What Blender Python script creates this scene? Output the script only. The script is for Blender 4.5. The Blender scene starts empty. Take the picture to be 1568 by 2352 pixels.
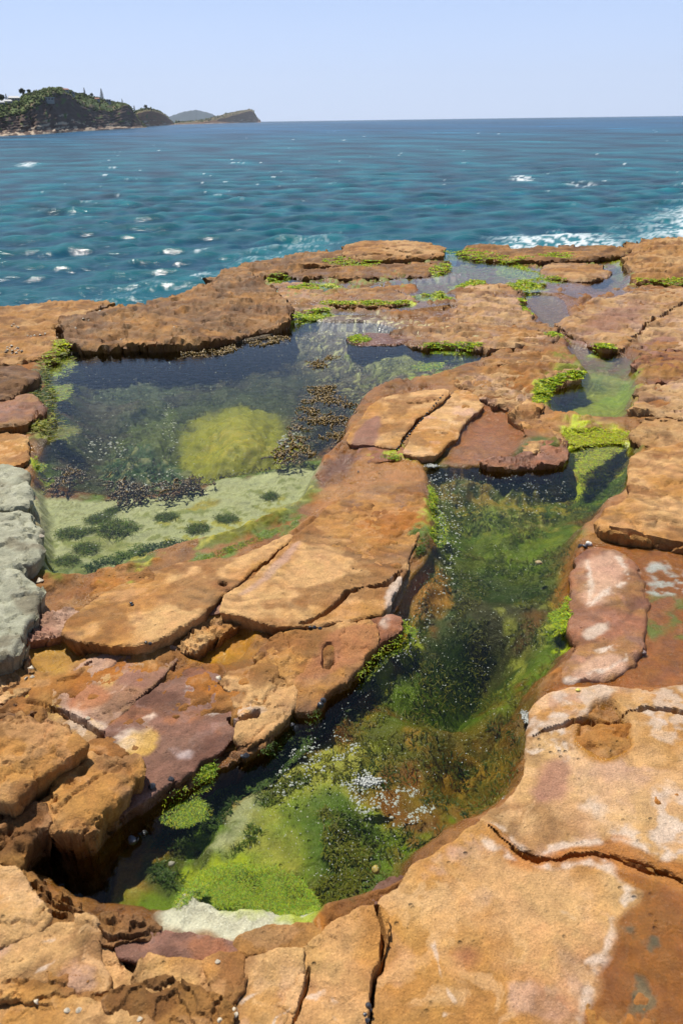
import bpy, math, random
import numpy as np
from mathutils import Matrix, Vector, Euler

SC = bpy.context.scene
COL = SC.collection
rng = np.random.default_rng(7)
random.seed(7)

# ------------------------------------------------------------------ camera, sky, sun, exposure
CAM_Z = 1.65
PITCH = math.radians(26.2)
ROLL = -0.0138
FPX = 2352 * 28.0 / 36.0            # focal length in the 1568 x 2352 drawing grid used for the layout
cam_d = bpy.data.cameras.new('camera')
cam_d.sensor_fit = 'VERTICAL'; cam_d.sensor_height = 36.0; cam_d.lens = 28.0
cam_d.clip_start = 0.05; cam_d.clip_end = 60000
cam = bpy.data.objects.new('camera', cam_d); COL.objects.link(cam)
ROT = Matrix.Rotation(math.pi / 2 - PITCH, 4, 'X') @ Matrix.Rotation(ROLL, 4, 'Z')
cam.matrix_world = Matrix.Translation((0, 0, CAM_Z)) @ ROT
SC.camera = cam
cam_d.dof.use_dof = True
cam_d.dof.focus_distance = 4.2
cam_d.dof.aperture_fstop = 7.0

SUN_EL = math.radians(62); SUN_AZ = math.radians(-29)      # azimuth from +Y (straight ahead), negative = left
world = bpy.data.worlds.new('World'); SC.world = world; world.use_nodes = True
wn = world.node_tree.nodes; wl = world.node_tree.links
bg = wn['Background']
sky = wn.new('ShaderNodeTexSky'); sky.sky_type = 'NISHITA'; sky.sun_disc = False
sky.sun_elevation = SUN_EL; sky.sun_rotation = SUN_AZ
sky.air_density = 1.0; sky.dust_density = 0.4; sky.ozone_density = 2.5; sky.altitude = 0
sky.dust_density = 0.2
smix = wn.new('ShaderNodeMix'); smix.data_type = 'RGBA';                                               # pale summer haze, thickest at the horizon
tcw = wn.new('ShaderNodeTexCoord'); sxyz = wn.new('ShaderNodeSeparateXYZ'); wl.new(tcw.outputs['Generated'], sxyz.inputs[0])
hz = wn.new('ShaderNodeMapRange'); hz.interpolation_type = 'SMOOTHERSTEP'
hz.inputs['From Min'].default_value = 0.0; hz.inputs['From Max'].default_value = 0.42; hz.inputs['To Min'].default_value = 0.88; hz.inputs['To Max'].default_value = 0.06
wl.new(sxyz.outputs['Z'], hz.inputs['Value']); wl.new(hz.outputs[0], smix.inputs[0])
hc_ = wn.new('ShaderNodeMix'); hc_.data_type = 'RGBA'; hc_.inputs[6].default_value = (8.8, 10.7, 14.6, 1); hc_.inputs[7].default_value = (6.6, 8.9, 14.4, 1)
hz2 = wn.new('ShaderNodeMapRange'); hz2.inputs['From Min'].default_value = 0.0; hz2.inputs['From Max'].default_value = 0.16; wl.new(sxyz.outputs['Z'], hz2.inputs['Value']); wl.new(hz2.outputs[0], hc_.inputs[0])
wl.new(hc_.outputs[2], smix.inputs[7])
wl.new(sky.outputs[0], smix.inputs[6]); wl.new(smix.outputs[2], bg.inputs[0]); bg.inputs[1].default_value = 0.062
sun_d = bpy.data.lights.new('sun', 'SUN'); sun_d.energy = 5.0; sun_d.angle = math.radians(0.55); sun_d.color = (1.0, 0.955, 0.88)
sun = bpy.data.objects.new('sun', sun_d); COL.objects.link(sun)
to_sun = Vector((math.sin(SUN_AZ) * math.cos(SUN_EL), math.cos(SUN_AZ) * math.cos(SUN_EL), math.sin(SUN_EL)))
sun.rotation_euler = to_sun.to_track_quat('Z', 'Y').to_euler()
sun.location = to_sun * 30
SC.view_settings.view_transform = 'Standard'; SC.view_settings.look = 'None'
SC.view_settings.exposure = 0.36; SC.view_settings.gamma = 1.0
SC.view_settings.use_curve_mapping = False
SC.cycles.max_bounces = 8; SC.cycles.transparent_max_bounces = 12
SC.cycles.caustics_reflective = False; SC.cycles.caustics_refractive = False

# ------------------------------------------------------------------ layout helper: drawing-grid point -> ground
R3 = np.array(ROT.to_3x3())
def gp(x, y, z=0.0):
    d = R3 @ np.array([(x - 784) / FPX, -(y - 1176) / FPX, -1.0])
    t = (z - CAM_Z) / d[2]
    return np.array([d[0] * t, d[1] * t, z])
def gdir(x, y):
    d = R3 @ np.array([(x - 784) / FPX, -(y - 1176) / FPX, -1.0]); return d
def poly3(pts, z=0.0):
    return np.array([gp(p[0], p[1], p[2] if len(p) > 2 else z) for p in pts])
def smooth_closed(P, n=3):
    """Catmull-Rom through a closed outline."""
    out = []; N = len(P)
    for i in range(N):
        p0, p1, p2, p3 = P[i - 1], P[i], P[(i + 1) % N], P[(i + 2) % N]
        for k in range(n):
            t = k / n
            out.append(0.5 * ((2 * p1) + (-p0 + p2) * t + (2 * p0 - 5 * p1 + 4 * p2 - p3) * t * t + (-p0 + 3 * p1 - 3 * p2 + p3) * t ** 3))
    return np.array(out)

# ------------------------------------------------------------------ numpy noise
_perm = np.random.default_rng(3).permutation(512).astype(np.int64)
_ang = np.random.default_rng(4).random(512) * 2 * np.pi
_GX = np.cos(_ang).astype(np.float32); _GY = np.sin(_ang).astype(np.float32)
def _h(ix, iy): return _perm[(_perm[ix & 511] + iy) & 511]
def pnoise(x, y):
    x0 = np.floor(x); y0 = np.floor(y)
    fx = (x - x0).astype(np.float32); fy = (y - y0).astype(np.float32)
    ix = x0.astype(np.int64); iy = y0.astype(np.int64)
    u = fx * fx * fx * (fx * (fx * 6 - 15) + 10); v = fy * fy * fy * (fy * (fy * 6 - 15) + 10)
    a = _h(ix, iy); b = _h(ix + 1, iy); c = _h(ix, iy + 1); d = _h(ix + 1, iy + 1)
    n00 = _GX[a] * fx + _GY[a] * fy; n10 = _GX[b] * (fx - 1) + _GY[b] * fy
    n01 = _GX[c] * fx + _GY[c] * (fy - 1); n11 = _GX[d] * (fx - 1) + _GY[d] * (fy - 1)
    return 1.4 * ((n00 * (1 - u) + n10 * u) * (1 - v) + (n01 * (1 - u) + n11 * u) * v)
def fbm(x, y, f=1.0, o=4, seed=0, g=0.5):
    s = np.zeros_like(x, dtype=np.float32); a = 1.0
    for k in range(o):
        s += a * pnoise(x * f + 17.3 * seed + 5.1 * k, y * f - 9.7 * seed + 3.3 * k); a *= g; f *= 2.03
    return s
def ridged(x, y, f=1.0, o=4, seed=0):
    s = np.zeros_like(x, dtype=np.float32); a = 0.5
    for k in range(o):
        s += a * (1 - np.abs(pnoise(x * f + 11.3 * seed + 7.1 * k, y * f + 9.1 * seed - 2.3 * k)) * 1.6); a *= 0.5; f *= 2.1
    return s
def worley(x, y, f=1.0, seed=0):
    X = x * f + seed * 3.7; Y = y * f - seed * 1.9
    ix = np.floor(X).astype(np.int64); iy = np.floor(Y).astype(np.int64)
    d1 = np.full(x.shape, 9.0, np.float32); d2 = d1.copy(); idv = np.zeros(x.shape, np.int64)
    for dx in (-1, 0, 1):
        for dy in (-1, 0, 1):
            h = _h(ix + dx, iy + dy); h2 = _h(iy + dy + 91, ix + dx + 37)
            px = ix + dx + h / 512.0; py = iy + dy + h2 / 512.0
            d = np.sqrt((px - X) ** 2 + (py - Y) ** 2).astype(np.float32)
            m = d < d1
            d2 = np.where(m, d1, np.minimum(d2, d)); idv = np.where(m, h, idv); d1 = np.where(m, d, d1)
    return d1, d2, idv
def sst(a, b, x):
    t = np.clip((x - a) / (b - a), 0, 1); return t * t * (3 - 2 * t)

def sdf_poly(px, py, P):
    """signed distance, inside positive"""
    d = np.full(px.shape, 1e9, np.float32); ins = np.zeros(px.shape, bool)
    N = len(P)
    for i in range(N):
        ax, ay = P[i][0], P[i][1]; bx, by = P[(i + 1) % N][0], P[(i + 1) % N][1]
        ex, ey = bx - ax, by - ay
        L = ex * ex + ey * ey + 1e-12
        t = np.clip(((px - ax) * ex + (py - ay) * ey) / L, 0, 1)
        d = np.minimum(d, (px - ax - t * ex) ** 2 + (py - ay - t * ey) ** 2)
        c = ((ay > py) != (by > py))
        if abs(ey) > 1e-12: ins ^= c & (px < ex * (py - ay) / ey + ax)
    d = np.sqrt(d); return np.where(ins, d, -d).astype(np.float32)
def sdf_grad(px, py, P):
    d2 = np.full(px.shape, 1e9, np.float32); qx = np.zeros(px.shape, np.float32); qy = np.zeros(px.shape, np.float32); ins = np.zeros(px.shape, bool)
    N = len(P)
    for i in range(N):
        ax, ay = P[i][0], P[i][1]; bx, by = P[(i + 1) % N][0], P[(i + 1) % N][1]
        ex, ey = bx - ax, by - ay; L = ex * ex + ey * ey + 1e-12
        t = np.clip(((px - ax) * ex + (py - ay) * ey) / L, 0, 1); cx = ax + t * ex; cy = ay + t * ey
        dd = (px - cx) ** 2 + (py - cy) ** 2; m = dd < d2
        d2 = np.where(m, dd, d2); qx = np.where(m, cx, qx); qy = np.where(m, cy, qy)
        c = ((ay > py) != (by > py))
        if abs(ey) > 1e-12: ins ^= c & (px < ex * (py - ay) / ey + ax)
    d = np.sqrt(d2); s = np.where(ins, 1.0, -1.0); nx = (px - qx) * s / (d + 1e-6); ny = (py - qy) * s / (d + 1e-6)
    return (d * s).astype(np.float32), nx.astype(np.float32), ny.astype(np.float32)
def dist_line(px, py, P):
    d = np.full(px.shape, 1e9, np.float32)
    for i in range(len(P) - 1):
        ax, ay = P[i][0], P[i][1]; ex, ey = P[i + 1][0] - ax, P[i + 1][1] - ay
        L = ex * ex + ey * ey + 1e-12
        t = np.clip(((px - ax) * ex + (py - ay) * ey) / L, 0, 1)
        d = np.minimum(d, (px - ax - t * ex) ** 2 + (py - ay - t * ey) ** 2)
    return np.sqrt(d).astype(np.float32)

# ------------------------------------------------------------------ tagging and mesh helpers
def tag(o, label=None, cat=None, group=None, kind=None):
    if label: o['label'] = label
    if cat: o['category'] = cat
    if group: o['group'] = group
    if kind: o['kind'] = kind
    return o
def mesh_obj(name, V, F, mat, parent=None, smooth=True, cols=None, wet=None, origin=None, quads=True):
    V = np.asarray(V, np.float32)
    if origin is None and parent is None and len(V):
        origin = np.array([(V[:, 0].min() + V[:, 0].max()) / 2, (V[:, 1].min() + V[:, 1].max()) / 2, V[:, 2].min()])
    if origin is None: origin = np.zeros(3)
    me = bpy.data.meshes.new(name)
    if isinstance(F, np.ndarray):
        k = F.shape[1]
        me.vertices.add(len(V)); me.vertices.foreach_set('co', (V - origin).astype(np.float32).ravel())
        me.loops.add(F.size); me.loops.foreach_set('vertex_index', F.astype(np.int32).ravel())
        me.polygons.add(len(F)); me.polygons.foreach_set('loop_start', np.arange(0, F.size, k, dtype=np.int32))
        me.update(calc_edges=True)
    else:
        me.from_pydata([tuple(v) for v in (V - origin)], [], F); me.update()
    me.validate()
    if smooth: me.polygons.foreach_set('use_smooth', np.ones(len(me.polygons), bool))
    if cols is not None:
        a = me.color_attributes.new('Col', 'FLOAT_COLOR', 'POINT')
        c4 = np.ones((len(V), 4), np.float32); c4[:, :3] = cols
        a.data.foreach_set('color', c4.ravel())
    if wet is not None:
        a = me.attributes.new('wet', 'FLOAT', 'POINT'); a.data.foreach_set('value', np.asarray(wet, np.float32))
    if mat: me.materials.append(mat)
    o = bpy.data.objects.new(name, me); o.location = origin; COL.objects.link(o)
    if parent: o.parent = parent
    return o

# ------------------------------------------------------------------ materials
def new_mat(name):
    m = bpy.data.materials.new(name); m.use_nodes = True
    nt = m.node_tree; b = nt.nodes['Principled BSDF']; return m, nt, nt.nodes, nt.links, b
def rock_material(name, grain=1.0, bump=1.0):
    m, nt, N, L, b = new_mat(name)
    at = N.new('ShaderNodeAttribute'); at.attribute_name = 'Col'
    wt = N.new('ShaderNodeAttribute'); wt.attribute_name = 'wet'
    geo = N.new('ShaderNodeNewGeometry')
    n1 = N.new('ShaderNodeTexNoise'); n1.inputs['Scale'].default_value = 45; n1.inputs['Detail'].default_value = 9; n1.inputs['Roughness'].default_value = 0.72
    n2 = N.new('ShaderNodeTexNoise'); n2.inputs['Scale'].default_value = 190; n2.inputs['Detail'].default_value = 3
    n3 = N.new('ShaderNodeTexNoise'); n3.inputs['Scale'].default_value = 9; n3.inputs['Detail'].default_value = 6; n3.inputs['Distortion'].default_value = 0.8
    for n in (n1, n2, n3): L.new(geo.outputs['Position'], n.inputs['Vector'])
    r1 = N.new('ShaderNodeMapRange'); r1.inputs['From Min'].default_value = 0.25; r1.inputs['From Max'].default_value = 0.75
    r1.inputs['To Min'].default_value = 1 - 0.22 * grain; r1.inputs['To Max'].default_value = 1 + 0.20 * grain
    L.new(n1.outputs['Fac'], r1.inputs['Value'])
    r2 = N.new('ShaderNodeMapRange'); r2.inputs['From Min'].default_value = 0.2; r2.inputs['From Max'].default_value = 0.8
    r2.inputs['To Min'].default_value = 1 - 0.24 * grain; r2.inputs['To Max'].default_value = 1 + 0.24 * grain
    L.new(n2.outputs['Fac'], r2.inputs['Value'])
    mu = N.new('ShaderNodeMath'); mu.operation = 'MULTIPLY'; L.new(r1.outputs[0], mu.inputs[0]); L.new(r2.outputs[0], mu.inputs[1])
    vm = N.new('ShaderNodeVectorMath'); vm.operation = 'SCALE'
    L.new(at.outputs['Color'], vm.inputs[0]); L.new(mu.outputs[0], vm.inputs['Scale'])
    # hairline fractures (thin iso-lines of a distorted noise) and small weathering pits
    def lines(scale, width, seed, dist=0.35, sc=(1, 1, 1), rot=0.0, det=3):
        mp = N.new('ShaderNodeMapping'); mp.inputs['Scale'].default_value = sc; mp.inputs['Rotation'].default_value = (0, 0, rot); mp.inputs['Location'].default_value = (seed, seed * 2.3, seed * 0.7); L.new(geo.outputs['Position'], mp.inputs['Vector'])
        n = N.new('ShaderNodeTexNoise'); n.inputs['Scale'].default_value = scale; n.inputs['Detail'].default_value = det; n.inputs['Roughness'].default_value = 0.55; n.inputs['Distortion'].default_value = dist
        L.new(mp.outputs[0], n.inputs['Vector'])
        s_ = N.new('ShaderNodeMath'); s_.operation = 'SUBTRACT'; L.new(n.outputs['Fac'], s_.inputs[0]); s_.inputs[1].default_value = 0.5
        a_ = N.new('ShaderNodeMath'); a_.operation = 'ABSOLUTE'; L.new(s_.outputs[0], a_.inputs[0])
        r_ = N.new('ShaderNodeMapRange'); r_.interpolation_type = 'SMOOTHSTEP'; r_.inputs['From Min'].default_value = 0; r_.inputs['From Max'].default_value = width
        r_.inputs['To Min'].default_value = 1; r_.inputs['To Max'].default_value = 0; L.new(a_.outputs[0], r_.inputs['Value']); return r_
    l2 = lines(1.6, 0.008, 8.7, 0.3, (1.0, 2.2, 4.0), math.radians(-24), 3)
    gate = N.new('ShaderNodeTexNoise'); gate.inputs['Scale'].default_value = 2.1; gate.inputs['Detail'].default_value = 2; L.new(geo.outputs['Position'], gate.inputs['Vector'])
    gr_ = N.new('ShaderNodeMapRange'); gr_.inputs['From Min'].default_value = 0.52; gr_.inputs['From Max'].default_value = 0.64; L.new(gate.outputs['Fac'], gr_.inputs['Value'])
    g2 = N.new('ShaderNodeMath'); g2.operation = 'MULTIPLY'; L.new(l2.outputs[0], g2.inputs[0]); L.new(gr_.outputs[0], g2.inputs[1])
    vo = N.new('ShaderNodeTexVoronoi'); vo.inputs['Scale'].default_value = 38; L.new(geo.outputs['Position'], vo.inputs['Vector'])
    pr = N.new('ShaderNodeMapRange'); pr.inputs['From Min'].default_value = 0.10; pr.inputs['From Max'].default_value = 0.24; pr.inputs['To Min'].default_value = 1; pr.inputs['To Max'].default_value = 0; L.new(vo.outputs['Distance'], pr.inputs['Value'])
    gi = N.new('ShaderNodeMapRange'); gi.inputs['From Min'].default_value = 0.56; gi.inputs['From Max'].default_value = 0.66; L.new(n3.outputs['Fac'], gi.inputs['Value'])
    pm = N.new('ShaderNodeMath'); pm.operation = 'MULTIPLY'; L.new(pr.outputs[0], pm.inputs[0]); L.new(gi.outputs[0], pm.inputs[1])
    fx1 = g2
    frac = pm
    dk = N.new('ShaderNodeMapRange'); dk.inputs['To Min'].default_value = 1.0; dk.inputs['To Max'].default_value = 0.62; L.new(frac.outputs[0], dk.inputs['Value'])
    vm2 = N.new('ShaderNodeVectorMath'); vm2.operation = 'SCALE'; L.new(vm.outputs[0], vm2.inputs[0]); L.new(dk.outputs[0], vm2.inputs['Scale'])
    # pale quartz grains
    vg = N.new('ShaderNodeTexVoronoi'); vg.inputs['Scale'].default_value = 130; L.new(geo.outputs['Position'], vg.inputs['Vector'])
    vr = N.new('ShaderNodeMapRange'); vr.inputs['From Min'].default_value = 0.16; vr.inputs['From Max'].default_value = 0.28; vr.inputs['To Min'].default_value = 0.42; vr.inputs['To Max'].default_value = 0.0; L.new(vg.outputs['Distance'], vr.inputs['Value'])
    gm = N.new('ShaderNodeMix'); gm.data_type = 'RGBA'; L.new(vr.outputs[0], gm.inputs[0]); L.new(vm2.outputs[0], gm.inputs[6])
    vb = N.new('ShaderNodeVectorMath'); vb.operation = 'MULTIPLY_ADD'; L.new(vm2.outputs[0], vb.inputs[0]); vb.inputs[1].default_value = (1.4, 1.5, 1.75); vb.inputs[2].default_value = (0.0, 0.0, 0.0); L.new(vb.outputs[0], gm.inputs[7])
    hs = N.new('ShaderNodeHueSaturation'); L.new(gm.outputs[2], hs.inputs['Color'])
    rh = N.new('ShaderNodeMapRange'); rh.inputs['To Min'].default_value = 0.488; rh.inputs['To Max'].default_value = 0.512
    L.new(n3.outputs['Fac'], rh.inputs['Value']); L.new(rh.outputs[0], hs.inputs['Hue'])
    L.new(hs.outputs[0], b.inputs['Base Color'])
    # wet rock is smooth and glossy in spots, dry rock is rough
    ad = N.new('ShaderNodeMath'); ad.operation = 'ADD'; L.new(wt.outputs['Fac'], ad.inputs[0])
    sb = N.new('ShaderNodeMath'); sb.operation = 'MULTIPLY_ADD'; L.new(n3.outputs['Fac'], sb.inputs[0]); sb.inputs[1].default_value = 0.8; sb.inputs[2].default_value = -0.4
    L.new(sb.outputs[0], ad.inputs[1])
    rr = N.new('ShaderNodeMapRange'); rr.inputs['From Min'].default_value = 0.15; rr.inputs['From Max'].default_value = 0.95
    rr.inputs['To Min'].default_value = 0.86; rr.inputs['To Max'].default_value = 0.12
    L.new(ad.outputs[0], rr.inputs['Value']); L.new(rr.outputs[0], b.inputs['Roughness'])
    b.inputs['Specular IOR Level'].default_value = 0.35
    hm = N.new('ShaderNodeMath'); hm.operation = 'MULTIPLY_ADD'; L.new(n2.outputs['Fac'], hm.inputs[0]); hm.inputs[1].default_value = 0.34
    L.new(n1.outputs['Fac'], hm.inputs[2])
    hm2 = N.new('ShaderNodeMath'); hm2.operation = 'MULTIPLY_ADD'; L.new(frac.outputs[0], hm2.inputs[0]); hm2.inputs[1].default_value = -0.8; L.new(hm.outputs[0], hm2.inputs[2])
    hm3 = N.new('ShaderNodeMath'); hm3.operation = 'MULTIPLY_ADD'; L.new(n3.outputs['Fac'], hm3.inputs[0]); hm3.inputs[1].default_value = 1.6; L.new(hm2.outputs[0], hm3.inputs[2])
    bp = N.new('ShaderNodeBump'); bp.inputs['Strength'].default_value = 0.9 * bump; bp.inputs['Distance'].default_value = 0.011
    L.new(hm3.outputs[0], bp.inputs['Height']); L.new(bp.outputs[0], b.inputs['Normal'])
    return m
M_ROCK = rock_material('sandstone')

def simple_mat(name, col, rough=0.7, spec=0.4, noise=0.3, scale=30.0, transl=0.0):
    m, nt, N, L, b = new_mat(name)
    tc = N.new('ShaderNodeNewGeometry')
    n = N.new('ShaderNodeTexNoise'); n.inputs['Scale'].default_value = scale; n.inputs['Detail'].default_value = 4
    L.new(tc.outputs['Position'], n.inputs['Vector'])
    r = N.new('ShaderNodeMapRange'); r.inputs['From Min'].default_value = 0.25; r.inputs['From Max'].default_value = 0.75
    r.inputs['To Min'].default_value = 1 - noise; r.inputs['To Max'].default_value = 1 + noise
    L.new(n.outputs['Fac'], r.inputs['Value'])
    v = N.new('ShaderNodeVectorMath'); v.operation = 'SCALE'; v.inputs[0].default_value = col
    L.new(r.outputs[0], v.inputs['Scale']); L.new(v.outputs[0], b.inputs['Base Color'])
    b.inputs['Roughness'].default_value = rough; b.inputs['Specular IOR Level'].default_value = spec
    if transl:
        t = N.new('ShaderNodeBsdfTranslucent'); L.new(v.outputs[0], t.inputs['Color'])
        mx = N.new('ShaderNodeMixShader'); mx.inputs[0].default_value = transl
        L.new(b.outputs[0], mx.inputs[1]); L.new(t.outputs[0], mx.inputs[2])
        L.new(mx.outputs[0], N['Material Output'].inputs['Surface'])
    return m
def attr_mat(name, rough=0.7, spec=0.4, transl=0.0):
    m, nt, N, L, b = new_mat(name)
    at = N.new('ShaderNodeAttribute'); at.attribute_name = 'Col'
    L.new(at.outputs['Color'], b.inputs['Base Color']); b.inputs['Roughness'].default_value = rough; b.inputs['Specular IOR Level'].default_value = spec
    if transl:
        t = N.new('ShaderNodeBsdfTranslucent'); L.new(at.outputs['Color'], t.inputs['Color'])
        mx = N.new('ShaderNodeMixShader'); mx.inputs[0].default_value = transl
        L.new(b.outputs[0], mx.inputs[1]); L.new(t.outputs[0], mx.inputs[2]); L.new(mx.outputs[0], N['Material Output'].inputs['Surface'])
    return m
def pool_material(name, absorb, density, ripple=0.02):
    m, nt, N, L, b = new_mat(name); N.remove(b)
    fr = N.new('ShaderNodeFresnel'); fr.inputs['IOR'].default_value = 1.33
    tr = N.new('ShaderNodeBsdfTransparent'); tr.inputs['Color'].default_value = (0.97, 0.985, 0.97, 1)
    gl = N.new('ShaderNodeBsdfGlossy'); gl.inputs['Roughness'].default_value = 0.03
    mx = N.new('ShaderNodeMixShader')
    geo = N.new('ShaderNodeNewGeometry')
    n = N.new('ShaderNodeTexNoise'); n.inputs['Scale'].default_value = 22; n.inputs['Detail'].default_value = 3
    L.new(geo.outputs['Position'], n.inputs['Vector'])
    bp = N.new('ShaderNodeBump'); bp.inputs['Strength'].default_value = 0.12; bp.inputs['Distance'].default_value = ripple
    L.new(n.outputs['Fac'], bp.inputs['Height'])
    L.new(bp.outputs[0], gl.inputs['Normal']); L.new(bp.outputs[0], fr.inputs['Normal'])
    L.new(fr.outputs[0], mx.inputs[0]); L.new(tr.outputs[0], mx.inputs[1]); L.new(gl.outputs[0], mx.inputs[2])
    L.new(mx.outputs[0], N['Material Output'].inputs['Surface'])
    va = N.new('ShaderNodeVolumeAbsorption'); va.inputs['Color'].default_value = (*absorb, 1); va.inputs['Density'].default_value = density
    L.new(va.outputs[0], N['Material Output'].inputs['Volume'])
    return m

# albedo palette (linear)
OCHRE = np.array([0.39, 0.182, 0.042]); TAN = np.array([0.50, 0.285, 0.110]); YEL = np.array([0.50, 0.29, 0.055])
MAROON = np.array([0.185, 0.088, 0.055]); RED = np.array([0.30, 0.115, 0.045]); ORANGE = np.array([0.29, 0.105, 0.012])
BROWN = np.array([0.20, 0.095, 0.030]); GREY = np.array([0.31, 0.30, 0.205]); SALT = np.array([0.58, 0.45, 0.34])
PINK = np.array([0.42, 0.25, 0.16]); DARK = np.array([0.06, 0.032, 0.018]); DKGREEN = np.array([0.014, 0.030, 0.006])
MIDGREEN = np.array([0.095, 0.145, 0.004]); LIME = np.array([0.27, 0.38, 0.015]); OLIVE = np.array([0.20, 0.20, 0.022])
YGREEN = np.array([0.30, 0.28, 0.05]); PALEGR = np.array([0.40, 0.40, 0.235]); BLUEDK = np.array([0.035, 0.030, 0.035])

# ------------------------------------------------------------------ terrain grid: a fan from the camera's foot out to the sea edge
NA, NR = 800, 980
A = np.radians(np.linspace(-50, 50, NA))
rr = np.linspace(0.42, 19.0, 60000)
rho = 0.50 * (CAM_Z / (rr ** 2 + CAM_Z ** 2)) / 1.25 + 0.50 / rr / 3.8
cum = np.cumsum(rho); cum = (cum - cum[0]) / (cum[-1] - cum[0])
R = np.interp(np.linspace(0, 1, NR), cum, rr)
GXX = (R[:, None] * np.sin(A)[None, :]).astype(np.float32); GYY = (R[:, None] * np.cos(A)[None, :]).astype(np.float32)
X = GXX.ravel(); Y = GYY.ravel(); NV = X.size; RAD = np.hypot(X, Y)

def near(P, margin):
    P = np.asarray(P)
    return np.nonzero((X > P[:, 0].min() - margin) & (X < P[:, 0].max() + margin) & (Y > P[:, 1].min() - margin) & (Y < P[:, 1].max() + margin))[0]

HCELL = 1.05 * np.maximum(np.repeat(np.gradient(R), NA), RAD * (A[1] - A[0])).astype(np.float32)
# shared noise fields
n_lo = fbm(X, Y, 0.9, 4, 1); n_mid = fbm(X, Y, 4.0, 5, 2); n_hi = fbm(X, Y, 18.0, 4, 3)
n_rid = ridged(X, Y + 0.35 * X, 3.2, 5, 4); n_col = fbm(X, Y, 2.2, 5, 5); n_col2 = fbm(X, Y, 9.0, 4, 6)

# ---- base height
EDGE = [(-900, 730), (-300, 712), (0, 697), (150, 691), (240, 686), (400, 667), (480, 642), (560, 611), (600, 592), (700, 580), (780, 571), (800, 555),
        (900, 551), (1010, 566), (1050, 574), (1100, 561), (1180, 567), (1300, 562), (1400, 564), (1450, 553), (1500, 547), (1568, 551), (1800, 545), (2400, 530)]
edge_w = poly3(EDGE, 0.16)
plat = np.vstack([edge_w, [[30, 2, 0], [30, -6, 0], [-30, -6, 0], [-30, 2, 0]]])
d_plat = sdf_poly(X, Y, plat) + 0.10 * n_mid
ZB = 0.036 + 0.022 * n_lo + 0.016 * n_mid + 0.005 * n_hi + 0.05 * (n_rid - 0.5) * sst(3.5, 6, RAD)
ZB = ZB - 0.022 * sst(6.2, 7.5, RAD)

tz = 0.016 + 0.004 * np.clip(RAD, 0, 8)
q_ = ZB / tz + 0.5 * n_hi * 0.3; fl_ = np.floor(q_); ZB = (tz * (fl_ + sst(0.25, 0.9, q_ - fl_))).astype(np.float32)
def setz(pts, z, width, noise=0.02, smooth=True, grow_by=0.0):
    P = poly3(pts, max(z, -0.08)); P = smooth_closed(P, 3) if smooth else P
    I = near(P, 0.4); d = sdf_poly(X[I], Y[I], P) + grow_by + 0.025 * n_mid[I] + 0.012 * n_hi[I]
    w = sst(-0.01, width, d)
    ZB[I] = ZB[I] * (1 - w) + (z + noise * n_mid[I] + noise * 0.4 * n_hi[I]) * w

POOL1 = [(118, 830), (170, 814), (300, 808), (420, 802), (500, 797), (560, 788), (625, 775), (655, 752), (700, 738), (770, 742), (860, 742), (935, 765), (960, 792), (1000, 797), (1060, 805),
         (1120, 815), (1140, 835), (1105, 858), (1050, 875), (980, 895), (900, 905), (850, 932), (832, 955), (805, 1000), (790, 1045), (745, 1085), (735, 1115),
         (705, 1165), (665, 1205), (600, 1235), (500, 1272), (400, 1300), (310, 1338), (230, 1368), (140, 1375), (105, 1340), (98, 1280), (85, 1200), (80, 1130), (85, 1070), (120, 1010), (112, 930), (105, 870)]
POOL2 = [(975, 1085), (1040, 1076), (1130, 1078), (1220, 1075), (1290, 1072), (1300, 1045), (1380, 1022), (1440, 1026), (1452, 1060), (1440, 1110), (1425, 1155), (1385, 1185), (1365, 1215), (1320, 1250),
         (1315, 1330), (1300, 1390), (1325, 1450), (1318, 1495), (1270, 1565), (1232, 1600), (1214, 1650), (1212, 1720), (1216, 1785), (1175, 1845), (1115, 1895), (1050, 1930), (990, 1968), (940, 2005), (925, 2055), (870, 2085),
         (800, 2105), (735, 2120), (700, 2140), (620, 2165), (540, 2165), (450, 2150), (340, 2130), (240, 2120), (150, 2080), (80, 2030), (60, 1970), (120, 1910), (230, 1900), (280, 1880), (350, 1830), (420, 1790), (490, 1755), (570, 1735), (640, 1700), (690, 1650),
         (760, 1600), (805, 1565), (850, 1500), (890, 1450), (925, 1400), (950, 1340), (985, 1300), (1000, 1240), (985, 1170), (980, 1120)]
POOL3 = [(1245, 900), (1265, 880), (1330, 865), (1300, 830), (1290, 790), (1255, 770), (1215, 720), (1192, 685), (1240, 672), (1290, 690), (1310, 740), (1290, 775), (1340, 795), (1400, 808), (1455, 835), (1465, 880), (1460, 940), (1452, 978), (1430, 986), (1330, 982), (1280, 978), (1250, 960)]
POOLS_TOP = [
    [(890, 655), (960, 645), (1040, 640), (1120, 640), (1200, 655), (1180, 665), (1080, 662), (1040, 685), (960, 690), (950, 672), (900, 668)],
    [(1020, 600), (1090, 590), (1160, 605), (1200, 630), (1240, 645), (1160, 650), (1060, 640), (1000, 628)],
    [(1345, 655), (1400, 625), (1440, 615), (1450, 650), (1430, 672), (1370, 680)],
    [(690, 716), (780, 702), (870, 702), (950, 705), (900, 720), (820, 726), (740, 724)],
    [(600, 640), (660, 640), (740, 655), (770, 668), (700, 672), (640, 660)],
    [(740, 605), (800, 600), (920, 600), (900, 618), (800, 615)]]
setz(POOL1, -0.075, 0.07, 0.012)
setz([(112, 870), (120, 830), (300, 812), (560, 795), (650, 765), (760, 770), (860, 800), (940, 840), (900, 890), (820, 930), (800, 985), (770, 1030), (700, 1065), (640, 1080), (560, 1095), (480, 1112), (410, 1132), (330, 1142), (240, 1142), (150, 1130), (95, 1110), (100, 1050), (135, 990), (125, 930)], -0.24, 0.30, 0.03)
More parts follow.
